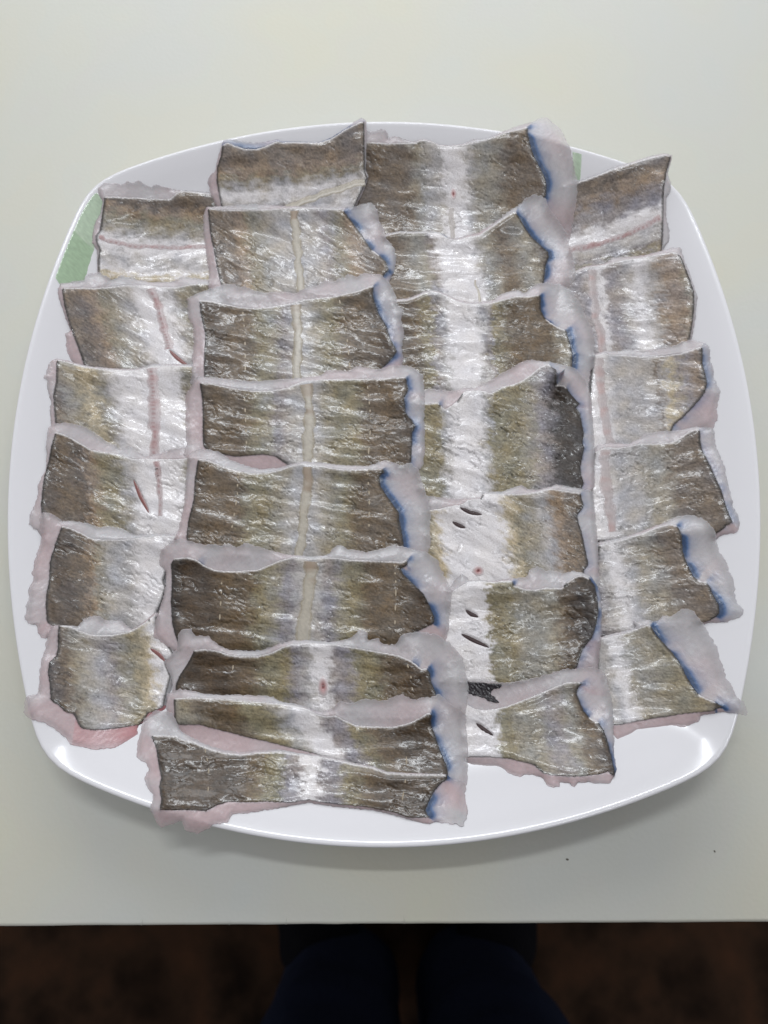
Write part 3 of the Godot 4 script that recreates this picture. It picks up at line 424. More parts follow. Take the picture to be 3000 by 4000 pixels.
func slice(d: Dictionary, number: int) -> void:
	var skin_poly := poly_of(d.skin)
	var flesh_poly := poly_of(d.flesh)
	var box := Rect2(flesh_poly[0], Vector2.ZERO)
	for p in flesh_poly:
		box = box.expand(p)
	for p in skin_poly:
		box = box.expand(p)
	var cx0 := int(floor(box.position.x)) - 2
	var cz0 := int(floor(box.position.y)) - 2
	var cnx := int(ceil(box.size.x)) + 6
	var cnz := int(ceil(box.size.y)) + 6
	var ds := PackedFloat32Array()
	var df := PackedFloat32Array()
	var base := PackedFloat32Array()
	for a in [ds, df, base]:
		a.resize(cnx * cnz)
	for j in cnz:
		for i in cnx:
			var p := Vector2(cx0 + i, cz0 + j)
			var k := j * cnx + i
			ds[k] = sdf(skin_poly, p)
			df[k] = maxf(sdf(flesh_poly, p), ds[k])
			base[k] = field[(cz0 + j - G0) * GN + cx0 + i - G0]
	# lie down on what is there: a soft sheet over the steps
	for turn in 16:
		for j in range(1, cnz - 1):
			for i in range(1, cnx - 1):
				var k := j * cnx + i
				if df[k] > -2.0:
					base[k] = maxf(base[k], (base[k - 1] + base[k + 1] + base[k - cnx] + base[k + cnx]) * 0.25)
	# the fine grid
	var s := Sheet.new()
	var ratio := 2
	s.step = 1.0 / ratio
	s.x0 = cx0
	s.z0 = cz0
	s.nx = (cnx - 1) * ratio
	s.nz = (cnz - 1) * ratio
	var total := s.nx * s.nz
	var fs := grow(ds, s, ratio, cnx)
	var ff := grow(df, s, ratio, cnx)
	var fb := grow(base, s, ratio, cnx)
	var hf := PackedFloat32Array()
	var hs := PackedFloat32Array()
	var cf := PackedColorArray()
	var csk := PackedColorArray()
	var ring := PackedFloat32Array()
	var outer := PackedFloat32Array()
	var ones := PackedFloat32Array()
	var low_skin := PackedFloat32Array()
	var skin_in := PackedFloat32Array()
	for a in [hf, hs, ring, outer, ones, low_skin, skin_in]:
		a.resize(total)
	cf.resize(total)
	csk.resize(total)
	ones.fill(1.0)
	var thick: float = d.get("thick", 1.7)
	var wr: float = d.get("wr", 0.7)
	var wang: float = d.get("wang", 0.0)
	var blue: float = d.get("blue", 0.0)
	var blue_top: bool = d.has("bluetop")
	var red: bool = d.has("under")
	var down: bool = d.axis == "y"
	var wc := cos(wang + (0.0 if not down else 0.3))
	var ws := sin(wang + (0.0 if not down else 0.3))
	var tilt: float = d.tilt
	var mid: float = d.mid
	var at: Array = d.at
	var tones: Array = []
	for q in d.tones:
		tones.append((TONES[q] as Color).lerp(Color(0.46, 0.415, 0.405), d.get("pale", 0.0) if q < 8 else 0.0))
	var cuts: Array = []
	for q in d.get("slits", []):
		cuts.append(poly_of(q))
	var sx := number * 137.0
	var lo_x := skin_poly[0].x
	var hi_x := lo_x
	for p in skin_poly:
		lo_x = minf(lo_x, p.x)
		hi_x = maxf(hi_x, p.x)
	for j in s.nz:
		for i in s.nx:
			var k := j * s.nx + i
			if ff[k] < -1.5 and fs[k] < -1.5:
				ff[k] = -1.5
				fs[k] = -1.5
				ring[k] = -1.0
				skin_in[k] = -1.0
				continue
			var x := s.x0 + i * s.step
			var z := s.z0 + j * s.step
			var e := fs[k] + nz_jag.get_noise_2d(x * 1.4 + sx, z * 1.4) * 0.22
			var edge_f := ff[k] + (0.25 - 0.9 * absf(nz_tear.get_noise_2d(x * 0.5 + sx, z * 0.5)) + nz_jag.get_noise_2d(x * 1.2, z * 1.2 + sx) * 0.25) * clampf(-e * 0.8, 0.0, 1.0)
			var m := maxf(0.0, -e)
			var calm := maxf(ff[k], 0.0)
			var r := 1.0 if e >= 0.0 else clampf(calm / (calm + m + 0.001), 0.0, 1.0)
			var side := 1.0 - exp(-calm / 2.2)
			var soft := nz_soft.get_noise_2d(x * 0.6 + sx, z * 0.6)
			var top := fb[k] + 0.30 + (thick - 0.30) * r * (lerpf(1.0, 0.4 + 0.6 * side, clampf(e + 0.5, 0.0, 1.0))) + soft * 0.10 * r + nz_soft.get_noise_2d((x * wc + z * ws) * 0.16 + sx, (z * wc - x * ws) * 0.55 + 50.0) * 0.7 * clampf((e + 0.3) / 3.0, 0.0, 1.0)
			hf[k] = top + (nz_fine.get_noise_2d(x * 0.8, z * 0.8 + sx) * 0.035 + nz_wave.get_noise_2d((x + z) * 1.1, (z - x) * 0.3 + sx) * 0.05) * minf(r * 2.0, 1.0)
			outer[k] = 1.0 if edge_f < 1.0 - e else 0.0
			ring[k] = minf(edge_f, 1.2 - e)
			skin_in[k] = e
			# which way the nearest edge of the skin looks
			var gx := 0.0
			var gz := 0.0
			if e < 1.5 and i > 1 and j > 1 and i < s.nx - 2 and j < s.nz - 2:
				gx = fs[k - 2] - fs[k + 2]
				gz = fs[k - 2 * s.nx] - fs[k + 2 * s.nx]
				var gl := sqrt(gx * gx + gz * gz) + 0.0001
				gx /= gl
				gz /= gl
			if e < 1.4:
				# flesh
				var pink := clampf(0.20 + nz_patch.get_noise_2d(x * 0.5 + sx, z * 0.5) * 0.5 + maxf(gz, 0.0) * 0.75 + maxf(-gx, 0.0) * 0.3 - maxf(gx, 0.0) * 0.1, 0.0, 1.0)
				var c := Color(0.505, 0.475, 0.482).lerp(Color(0.53, 0.40, 0.405), pink)
				if red and gz > 0.2 and x > -119.0:
					c = c.lerp(Color(0.56, 0.20, 0.21), clampf(0.45 + (x + 105.0) * 0.03, 0.35, 0.9))
				c = c * (1.0 + nz_wave.get_noise_2d((x * 0.5 + z * 0.5) * 1.6, (z - x) * 0.25 + sx) * 0.08 + nz_fine.get_noise_2d(x * 2.0, z * 2.0) * 0.05)
				var facing := -gz if blue_top else gx
				if blue > 0.0 and facing > 0.25:
					var b := blue * (0.45 * exp(-pow(m / 4.5, 2.0)) + 0.75 * smoothstep(3.6, 0.5, m)) * clampf((facing - 0.5) * 3.5, 0.0, 1.0) * clampf(0.95 + nz_patch.get_noise_2d(x * 0.5, z * 1.5 + sx) * 1.2, 0.15, 1.3)
					c = c.lerp(Color(0.06, 0.135, 0.30), clampf(b, 0.0, 0.95)).lerp(Color(0.025, 0.05, 0.11), clampf(b * 1.2 - m * 0.6, 0.0, 0.8))
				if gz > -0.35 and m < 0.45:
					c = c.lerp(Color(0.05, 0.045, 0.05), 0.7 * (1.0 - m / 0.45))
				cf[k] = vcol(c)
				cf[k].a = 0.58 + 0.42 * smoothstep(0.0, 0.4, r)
			if e > -1.2:
				# skin
				var u := x * wc + z * ws
				var w := z * wc - x * ws
				var wob := nz_soft.get_noise_2d(u * 0.7 + sx, w * 0.7)
				var wave := nz_wave.get_noise_2d(u * 0.11 + sx, w * 1.15 + wob * 1.6)
				var crease := 1.0 - absf(nz_crease.get_noise_2d(u * 0.3 + sx, w + wob * 2.5)) * 2.0
				crease = pow(clampf(crease, 0.0, 1.0), 5.0)
				var fold := smoothstep(-0.15, 0.45, nz_patch.get_noise_2d(u * 0.9 + sx, w * 0.9))
				var lift := wave * 0.24 * wr * (0.10 + fold) + nz_fine.get_noise_2d(u * 0.5 + sx, w * 1.3) * 0.06 * wr * (0.3 + fold) - crease * 0.34 * wr * (0.25 + 0.75 * fold)
				var a := (z - tilt * (x - mid)) if down else (x - tilt * (z - mid))
				a += nz_soft.get_noise_2d(x * 1.0, z * 1.0 + sx) * 2.6 + streak_of(x, z, wc, ws, sx) * 2.2 + nz_fine.get_noise_2d(x * 2.6 + sx, z * 1.6) * 1.5
				var c: Color = tones[-1]
				if a <= at[0]:
					c = tones[0]
				else:
					for q in at.size() - 1:
						if a < at[q + 1]:
							c = (tones[q] as Color).lerp(tones[q + 1], (a - at[q]) / (at[q + 1] - at[q]))
							break
				var grain := nz_fine.get_noise_2d(u * 1.2 + sx, w * 2.6)
				var streak := nz_wave.get_noise_2d(u * 0.3 + sx, w * 1.7 + wob)
				var dot := fposmod(sin(x * 127.1 + z * 311.7 + sx) * 43758.5, 1.0) - 0.5
				var pale := clampf(1.35 - c.g * 1.6, 0.13, 1.0)
				c = c * clampf(1.0 + (grain * 0.34 + streak * 0.38 + dot * 0.45) * pale - crease * 0.45 * (0.3 + 0.7 * fold) * wr, 0.3, 1.7)
				var tint := nz_patch.get_noise_2d(x * 1.1, z * 1.1 + sx * 2.0)
				tint *= pale
				c = Color(c.r * (1.0 + tint * 0.14), c.g * (1.0 + tint * 0.04), c.b * (1.0 - tint * 0.16))
				for q in cuts:
					var g := line_dist(q, Vector2(x, z))
					var half := 0.85 * sqrt(maxf(0.0, 1.0 - pow(2.0 * g.y - 1.0, 2.0)))
					if g.x < half + 0.4:
						lift -= 0.5 * clampf((half + 0.4 - g.x) / 0.5, 0.0, 1.0)
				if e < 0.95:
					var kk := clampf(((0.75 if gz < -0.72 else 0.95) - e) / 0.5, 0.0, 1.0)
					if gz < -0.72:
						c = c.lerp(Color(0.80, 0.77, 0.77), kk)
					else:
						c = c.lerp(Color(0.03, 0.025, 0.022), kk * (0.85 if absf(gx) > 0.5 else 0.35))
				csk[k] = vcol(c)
				var curl := clampf(e / 1.6, 0.0, 1.0)
				hs[k] = top + 0.2 + 0.3 * curl + lift * (0.35 + 0.65 * curl)
				low_skin[k] = top - 0.1
				if e > 1.2:
					hf[k] = top - 0.3
	# what lies here now
	for j in cnz - 2:
		for i in cnx - 2:
			var k := (j * ratio) * s.nx + i * ratio
			if ff[k] > 0.0 or fs[k] > 0.0:
				var g := (cz0 + j - G0) * GN + cx0 + i - G0
				field[g] = maxf(field[g], hs[k] if skin_in[k] > 0.0 else hf[k])
	var middle := Vector3(box.get_center().x, 0.0, box.get_center().y)
	middle.y = WELL
	s.off = middle
	var o := thing("fish_slice", d.label, "fish slice", middle * MM, "fish slices fanned out on the plate")
	var turn := wang + (1.3 if down else 0.0)
	var shift := Vector2(fmod(number * 0.377, 1.0), fmod(number * 0.619, 1.0))
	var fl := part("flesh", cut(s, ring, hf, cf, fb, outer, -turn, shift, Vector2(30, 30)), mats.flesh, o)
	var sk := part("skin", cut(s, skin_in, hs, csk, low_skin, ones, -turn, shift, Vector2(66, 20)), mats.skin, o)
	fl.set_meta("label", "pale raw flesh of the cut slice")
	var high := func(p: Vector2) -> float:
		var qx := clampf((p.x - s.x0) / s.step, 0.0, s.nx - 2.0)
		var qz := clampf((p.y - s.z0) / s.step, 0.0, s.nz - 2.0)
		var k := int(qz) * s.nx + int(qx)
		var tx := qx - int(qx)
		var tz := qz - int(qz)
		return lerpf(lerpf(hs[k], hs[k + 1], tx), lerpf(hs[k + s.nx], hs[k + s.nx + 1], tx), tz)
	var inside := func(p: Vector2) -> float:
		var k := int(clampf((p.y - s.z0) / s.step, 0.0, s.nz - 1.0)) * s.nx + int(clampf((p.x - s.x0) / s.step, 0.0, s.nx - 1.0))
		return fs[k]
	if d.has("strip"):
		part("fin_strip", ribbon(poly_of(d.strip), d.sw, d.sk, high, inside, middle, number), mats.wet, sk)
	for q in cuts:
		part("slit", lens(q, 0.8, -0.12, high, middle, Color(0.26, 0.11, 0.10) if d.has("redcut") else Color(0.06, 0.035, 0.035), 9), mats.wet_dark, sk)
	for q in d.get("vents", []):
		part("vent", vent(Vector2(q[0], q[1]), q[2], high, middle), mats.wet, sk)
	for q in d.get("dots", []):
		var line := poly_of(q)
		var st := {"v": PackedVector3Array(), "n": PackedVector3Array(), "c": PackedColorArray(), "i": PackedInt32Array()}
		var long := 0.0
		for w in line.size() - 1:
			long += line[w].distance_to(line[w + 1])
		var count := int(long / 4.3)
		for w in count:
			var pa := along(line, (w + 0.2) / count)
			var pb := along(line, (w + 0.55 + 0.1 * sin(w * 5.1 + number)) / count)
			add_lens(st, PackedVector2Array([pa, (pa + pb) * 0.5, pb]), 0.33, 0.06, high, middle, Color(0.46, 0.38, 0.28), 4)
		if count > 0:
			part("pore_line", mesh_from(st.v, st.n, st.c, PackedVector2Array(), st.i), mats.wet, sk)
	if d.has("membrane"):
		var mp := poly_of(d.membrane)
		var mf := PackedFloat32Array()
		var mh := PackedFloat32Array()
		var mc := PackedColorArray()
		mf.resize(total)
		mh.resize(total)
		mc.resize(total)
		for j in s.nz:
			for i in s.nx:
				var k := j * s.nx + i
				var p := Vector2(s.x0 + i * s.step, s.z0 + j * s.step)
				mf[k] = sdf(mp, p) + nz_tear.get_noise_2d(p.x * 1.5, p.y * 1.5) * 0.5 if box.has_point(p) else -1.0
				mh[k] = hf[k] + 0.3 + nz_fine.get_noise_2d(p.x * 1.5, p.y * 1.5) * 0.3
				mc[k] = vcol(Color(0.035, 0.03, 0.034))
		part("dark_membrane", cut(s, mf, mh, mc, fb, ones, 0.0, shift, Vector2(20, 20)), mats.wet_dark, o)

func along(line: PackedVector2Array, t: float) -> Vector2:
	var q := clampf(t, 0.0, 0.9999) * (line.size() - 1)
	return line[int(q)].lerp(line[int(q) + 1], q - int(q))

func ribbon(line: PackedVector2Array, wide: float, kind: int, high: Callable, inside: Callable, middle: Vector3, number: int) -> ArrayMesh:
	var v := PackedVector3Array()
	var n := PackedVector3Array()
	var c := PackedColorArray()
	var idx := PackedInt32Array()
	var long := 0.0
	for w in line.size() - 1:
		long += line[w].distance_to(line[w + 1])
	var steps := int(long / 0.5)
	var across := 8
	var base: Color = [Color(0.64, 0.58, 0.48), Color(0.62, 0.51, 0.505), Color(0.64, 0.56, 0.55), Color(0.62, 0.57, 0.54)][kind]
	var rows := 0
	for q in steps + 1:
		var t := float(q) / steps
		var p := along(line, t)
		var dir := (along(line, minf(t + 0.06, 1.0)) - along(line, maxf(t - 0.06, 0.0))).normalized()
		var side := Vector2(-dir.y, dir.x)
		if inside.call(p) < 0.7:
			continue
		var w := wide * (1.0 + nz_soft.get_noise_2d(q * 0.5, number * 31.0) * 0.45)
		if kind == 3:
			w *= 0.35 + 0.65 * sin(PI * (0.1 + 0.9 * t))
		for a in across + 1:
			var f := float(a) / across * 2.0 - 1.0
			var pp := p + side * (f * w * 0.5 + nz_soft.get_noise_2d(q * 0.4, number * 53.0) * 0.7)
			var dome := 0.22 * (1.0 - pow(absf(f), 3.0)) - 0.06
			if kind == 1:
				dome *= 0.6
			v.append((Vector3(pp.x, high.call(pp) + dome, pp.y) - middle) * MM)
			n.append(Vector3(side.x * f * 0.3, 1.0, side.y * f * 0.3).normalized())
			var col := base * (1.0 + nz_fine.get_noise_2d(pp.x * 1.5, pp.y * 1.5) * 0.2)
			var pt := nz_patch.get_noise_2d(q * 0.9, number * 17.0 + a * 0.4)
			if kind == 0:
				col = col.lerp(Color(0.38, 0.26, 0.17), clampf(0.75 - t * 2.2 + pt * 1.0, 0.0, 0.75))
				if absf(f) > 0.55:
					col = col.lerp(Color(0.42, 0.33, 0.14), 0.45)
			elif kind == 1:
				col = col.lerp(Color(0.50, 0.28, 0.27), clampf(0.2 + pt * 1.5, 0.0, 0.85))
				var beat := fmod(q * 0.5, 1.9)
				if beat < 0.75 and absf(f - 0.1) < 0.35:
					col = col.lerp(Color(0.34, 0.10, 0.10), 0.5)
			elif kind == 2:
				col = col.lerp(Color(0.62, 0.40, 0.37), clampf(0.15 + pt * 1.3 + f * 0.35, 0.0, 0.8))
			else:
				col = col.lerp(Color(0.50, 0.43, 0.28), clampf(absf(f) * 0.7 * t, 0.0, 0.7))
			var vc := vcol(col)
			vc.a = (0.72 if kind == 0 else 0.62) * (1.0 - pow(absf(f), 2.5) * 0.95)
			c.append(vc)
		if rows > 0:
			for a in across:
				var k := (rows - 1) * (across + 1) + a
				idx.append_array(PackedInt32Array([k, k + across + 1, k + 1, k + 1, k + across + 1, k + across + 2]))
		rows += 1
	return mesh_from(v, n, c, PackedVector2Array(), idx)

func add_lens(st: Dictionary, line: PackedVector2Array, half: float, up: float, high: Callable, middle: Vector3, col: Color, steps: int) -> void:
	var first: int = st.v.size()
	for q in steps + 1:
		var t := float(q) / steps
		var p := along(line, t)
		var dir := (along(line, minf(t + 0.1, 1.0)) - along(line, maxf(t - 0.1, 0.0))).normalized()
		var side := Vector2(-dir.y, dir.x)
		var w := half * sqrt(maxf(0.04, 1.0 - pow(2.0 * t - 1.0, 2.0)))
		for a in 3:
			var f := a - 1.0
			var pp := p + side * f * w
			st.v.append((Vector3(pp.x, high.call(p) + up + (0.05 if a == 1 else -0.05), pp.y) - middle) * MM)
			st.n.append(Vector3(side.x * f * 0.4, 1.0, side.y * f * 0.4).normalized())
			st.c.append(vcol(col))
		if q > 0:
			for a in 2:
				var k := first + (q - 1) * 3 + a
				st.i.append_array(PackedInt32Array([k, k + 3, k + 1, k + 1, k + 3, k + 4]))

func lens(line: PackedVector2Array, half: float, up: float, high: Callable, middle: Vector3, col: Color, steps: int) -> ArrayMesh:
	var st := {"v": PackedVector3Array(), "n": PackedVector3Array(), "c": PackedColorArray(), "i": PackedInt32Array()}
	add_lens(st, line, half, up + 0.35, high, middle, col, steps)
	return mesh_from(st.v, st.n, st.c, PackedVector2Array(), st.i)

func vent(at: Vector2, kind: int, high: Callable, middle: Vector3) -> ArrayMesh:
	var v := PackedVector3Array()
	var n := PackedVector3Array()
	var c := PackedColorArray()
	var idx := PackedInt32Array()
	var rx: float = [0.0, 1.5, 2.6, 2.4][kind]
	var rz: float = [0.0, 2.6, 2.4, 4.2][kind]
	var rings := 7
	var seg := 20
	for r in rings + 1:
		var f := float(r) / rings
		for a in seg:
			var t := TAU * a / seg
			var wob := 1.0 + 0.15 * nz_soft.get_noise_2d(cos(t) * 9.0 + at.x, sin(t) * 9.0 + at.y)
			var p := at + Vector2(cos(t) * rx, sin(t) * rz) * f * wob
			var up := 0.45 * exp(-pow((f - 0.55) / 0.22, 2.0)) - 0.06 * f
			v.append((Vector3(p.x, high.call(p) + up + 0.02, p.y) - middle) * MM)
			n.append(Vector3(cos(t) * (f - 0.55), 1.0, sin(t) * (f - 0.55)).normalized())
			var col := Color(0.62, 0.55, 0.55)
			var hot := clampf(1.15 - f * 1.35, 0.0, 1.0)
			col = col.lerp(Color(0.42, 0.16, 0.15), hot).lerp(Color(0.10, 0.03, 0.03), clampf((0.28 - f) * 4.0, 0.0, 0.8))
			c.append(vcol(col))
		if r > 0:
			for a in seg:
				var k := (r - 1) * seg + a
				var k2 := (r - 1) * seg + (a + 1) % seg
				idx.append_array(PackedInt32Array([k, k + seg, k2, k2, k + seg, k2 + seg]))
	return mesh_from(v, n, c, PackedVector2Array(), idx)

# ------------------------------------------------------------------ the plate
func plate_outline() -> PackedVector2Array:       # a square with bowed sides and rounded corners, round the plate's middle
	var raw := PackedVector2Array()
	var cx := 128.4
	var cz := 121.8
	var sag := [30.0, 23.3, 30.0, 23.3]
	var corners := [Vector2(-cx, -cz), Vector2(cx, -cz), Vector2(cx, cz), Vector2(-cx, cz)]
	for side in 4:
		var a: Vector2 = corners[side]
		var b: Vector2 = corners[(side + 1) % 4]
		var out := Vector2((b - a).y, -(b - a).x).normalized()
		for q in 48:
			var t := q / 48.0
			raw.append(a.lerp(b, t) + out * sag[side] * (1.0 - pow(2.0 * t - 1.0, 2.0)))
	for turn in 5:     # round the corners off
		var next := PackedVector2Array()
		for q in raw.size():
			next.append(raw[q] * 0.4 + (raw[q - 1] + raw[(q + 1) % raw.size()]) * 0.3)
		raw = next
	return raw

# the section: [inset from the outline, height], from the middle over the rim and down to the foot
const SECTION := [[200.0, 0.0], [60.0, 0.0], [44.0, 0.0], [40.0, 0.22], [36.0, 0.75], [32.0, 1.6], [28.0, 2.8], [24.0, 4.3], [20.0, 6.05], [16.0, 8.05], [12.0, 10.3], [8.0, 12.65], [5.0, 14.3], [2.2, 15.5], [1.2, 15.95], [0.5, 16.0], [0.05, 15.7], [-0.05, 15.1], [0.3, 14.3], [1.2, 13.3], [5.0, 11.0], [14.0, 6.3], [24.0, 1.0], [32.0, -3.2], [36.0, -4.6], [38.0, -6.9], [42.0, -6.9], [43.0, -4.6], [60.0, -4.0], [200.0, -4.0]]

func plate_height(inset: float) -> float:
	if inset < 0.0:
		return RIM - WELL - minf(-inset * 0.12, 3.0)
	for q in 16:
		if inset <= SECTION[q][0] and inset >= SECTION[q + 1][0]:
			return lerpf(SECTION[q][1], SECTION[q + 1][1], (SECTION[q][0] - inset) / (SECTION[q][0] - SECTION[q + 1][0]))
	return 0.0

func build_plate() -> void:
	var o := thing("plate", "large white square plate with bowed rim and green leaf print under the fish slices", "plate", Vector3(0, WELL, PLATE_Z) * MM)
	var line := plate_outline()
	var count := line.size()
	var st := SurfaceTool.new()
	st.begin(Mesh.PRIMITIVE_TRIANGLES)
	st.set_smooth_group(0)
	var ins := PackedVector2Array()
	for q in count:
		var dir := (line[(q + 1) % count] - line[q - 1]).normalized()
		ins.append(Vector2(-dir.y, dir.x))
	for r in SECTION.size():
		for q in count:
			var inset: float = SECTION[r][0]
			var p := line[q]
			if inset < 43.5:
				# inset along the normal near the rim, along the ray to the middle further in
				var k := clampf(inset / 44.0, 0.0, 1.0)
				var ray := line[q] * (1.0 - inset / 140.0)
				p = (line[q] + ins[q] * inset).lerp(ray, k)
			elif inset < 100.0:
				p = line[q] * (1.0 - inset / 140.0)
			else:
				p = line[q] * 0.002
			st.add_vertex(Vector3(p.x, SECTION[r][1], p.y) * MM)
	for r in SECTION.size() - 1:
		for q in count:
			var a := r * count + q
			var b := r * count + (q + 1) % count
			for k in [a, b, b + count, a, b + count, a + count]:
				st.add_index(k)
	st.generate_normals()
	part("dish", st.commit(), mats.china, o)
	# the leaf print, a thin coat on the rim
	for leaf in LEAVES:
		var poly := poly_of(leaf.at)
		var box := Rect2(poly[0], Vector2.ZERO)
		for p in poly:
			box = box.expand(p)
		box = box.grow(2.0)
		var s := Sheet.new()
		s.step = 0.6
		s.x0 = box.position.x
		s.z0 = box.position.y
		s.nx = int(box.size.x / 0.6) + 2
		s.nz = int(box.size.y / 0.6) + 2
		s.off = Vector3(0, 0, PLATE_Z)
		var f := PackedFloat32Array()
		var h := PackedFloat32Array()
		var c := PackedColorArray()
		var outline := PackedVector2Array()
		for p in line:
			outline.append(p + Vector2(0, PLATE_Z))
		var vein := poly_of(leaf.vein)
		for j in s.nz:
			for i in s.nx:
				var p := Vector2(s.x0 + i * s.step, s.z0 + j * s.step)
				var deep := sdf(outline, p)
				f.append(minf(sdf(poly, p), deep - 2.3))
				h.append(plate_height(deep) + 0.22)
				var g := line_dist(vein, p)
				var cr := (vein[-1] - vein[0]).cross(p - vein[0])
				var col := Color(0.40, 0.53, 0.36) if cr > 0.0 else Color(0.50, 0.61, 0.46)
				col = col.lerp(Color(0.60, 0.68, 0.55), clampf(1.0 - g.x / 0.8, 0.0, 0.6)) * (1.0 + nz_wave.get_noise_2d(p.x * 0.35 + p.y * 0.5, (p.y - p.x) * 1.3) * 0.16)
				c.append(vcol(col))
		var low := PackedFloat32Array()
		low.resize(f.size())
		for k in f.size():
			low[k] = h[k] - 0.12
		var none := PackedFloat32Array()
		none.resize(f.size())
		part("leaf_print", cut(s, f, h, c, low, none, 0.0, Vector2.ZERO, Vector2(30, 30)), mats.glaze, o)

func start_field() -> void:
	field.resize(GN * GN)
	var line := plate_outline()
	for j in GN:
		for i in GN:
			var p := Vector2(G0 + i, G0 + j - PLATE_Z)
			var r := p.length()
			var inset := 60.0
			if r > 75.0:
				inset = sdf(line, p)
			field[j * GN + i] = WELL + plate_height(minf(inset, 199.0)) + 0.05

# ------------------------------------------------------------------ the person: one continuous surface from a field of tapered bones
func body_mesh(bones: Array, lo: Vector3, hi: Vector3, cell: float, blend: float, col: Color) -> ArrayMesh:
	var size := (hi - lo) / cell
	var nx := int(size.x) + 2
	var ny := int(size.y) + 2
	var nz := int(size.z) + 2
	var f := PackedFloat32Array()
	f.resize(nx * ny * nz)
	f.fill(1.0)
	for b in bones:
		var a: Vector3 = b[0]
		var e: Vector3 = b[1]
		var ra: float = b[2]
		var rb: float = b[3]
		var reach := maxf(ra, rb) + 3.0 * blend + cell
		var p0 := ((a.min(e) - Vector3.ONE * reach - lo) / cell).floor()
		var p1 := ((a.max(e) + Vector3.ONE * reach - lo) / cell).ceil()
		var ab := e - a
		var l2 := ab.length_squared()
		for k in range(maxi(0, int(p0.z)), mini(nz, int(p1.z) + 1)):
			for j in range(maxi(0, int(p0.y)), mini(ny, int(p1.y) + 1)):
				for i in range(maxi(0, int(p0.x)), mini(nx, int(p1.x) + 1)):
					var p := lo + Vector3(i, j, k) * cell
					var t := clampf((p - a).dot(ab) / l2, 0.0, 1.0)
					var dd := p.distance_to(a + ab * t) - lerpf(ra, rb, t)
					var at := (k * ny + j) * nx + i
					var hh := maxf(blend - absf(f[at] - dd), 0.0) / blend
					f[at] = minf(f[at], dd) - hh * hh * blend * 0.25
	# wrinkles of the cloth
	for k in nz:
		for j in ny:
			for i in nx:
				var at := (k * ny + j) * nx + i
				if absf(f[at]) < 0.05:
					var p := lo + Vector3(i, j, k) * cell
					f[at] += 0.006 * nz_soft.get_noise_3d(p.x * 90.0, p.y * 160.0, p.z * 90.0)
	var v := PackedVector3Array()
	var c := PackedColorArray()
	var id := PackedInt32Array()
	id.resize(nx * ny * nz)
	id.fill(-1)
	var corner := [0, 1, nx, nx + 1, nx * ny, nx * ny + 1, nx * ny + nx, nx * ny + nx + 1]
	var places := [Vector3(0, 0, 0), Vector3(1, 0, 0), Vector3(0, 1, 0), Vector3(1, 1, 0), Vector3(0, 0, 1), Vector3(1, 0, 1), Vector3(0, 1, 1), Vector3(1, 1, 1)]
	var pairs := [0, 1, 2, 3, 4, 5, 6, 7, 0, 2, 1, 3, 4, 6, 5, 7, 0, 4, 1, 5, 2, 6, 3, 7]
	for k in nz - 1:
		for j in ny - 1:
			for i in nx - 1:
				var at := (k * ny + j) * nx + i
				var first := f[at] < 0.0
				var mixed := false
				for q in 8:
					if (f[at + corner[q]] < 0.0) != first:
						mixed = true
						break
				if not mixed:
					continue
				var sum := Vector3.ZERO
				var count := 0
				for q in range(0, 24, 2):
					var fa: float = f[at + corner[pairs[q]]]
					var fb: float = f[at + corner[pairs[q + 1]]]
					if (fa < 0.0) != (fb < 0.0):
						sum += (places[pairs[q]] as Vector3).lerp(places[pairs[q + 1]], fa / (fa - fb))
						count += 1
				id[at] = v.size()
				v.append(lo + (Vector3(i, j, k) + sum / count) * cell)
				c.append(vcol(col))
	var idx := PackedInt32Array()
	for k in range(1, nz - 1):
		for j in range(1, ny - 1):
			for i in range(1, nx - 1):
				var at := (k * ny + j) * nx + i
				var here := f[at] < 0.0
				for axis in 3:
					var go: int = [1, nx, nx * ny][axis]
					if here == (f[at + go] < 0.0):
						continue
					var s1: int = [nx, nx * ny, 1][axis]
					var s2: int = [nx * ny, 1, nx][axis]
					var a := id[at]
					var b := id[at - s1]
					var d := id[at - s1 - s2]
					var e := id[at - s2]
					if a < 0 or b < 0 or d < 0 or e < 0:
						continue
					if here:
						idx.append_array(PackedInt32Array([a, d, b, a, e, d]))
					else:
						idx.append_array(PackedInt32Array([a, b, d, a, d, e]))
	var n := PackedVector3Array()
	n.resize(v.size())
	for q in range(0, idx.size(), 3):
		var nn := (v[idx[q + 2]] - v[idx[q]]).cross(v[idx[q + 1]] - v[idx[q]])
		for w in 3:
			n[idx[q + w]] += nn
	for q in n.size():
		n[q] = n[q].normalized()
	return mesh_from(v, n, c, PackedVector2Array(), idx)

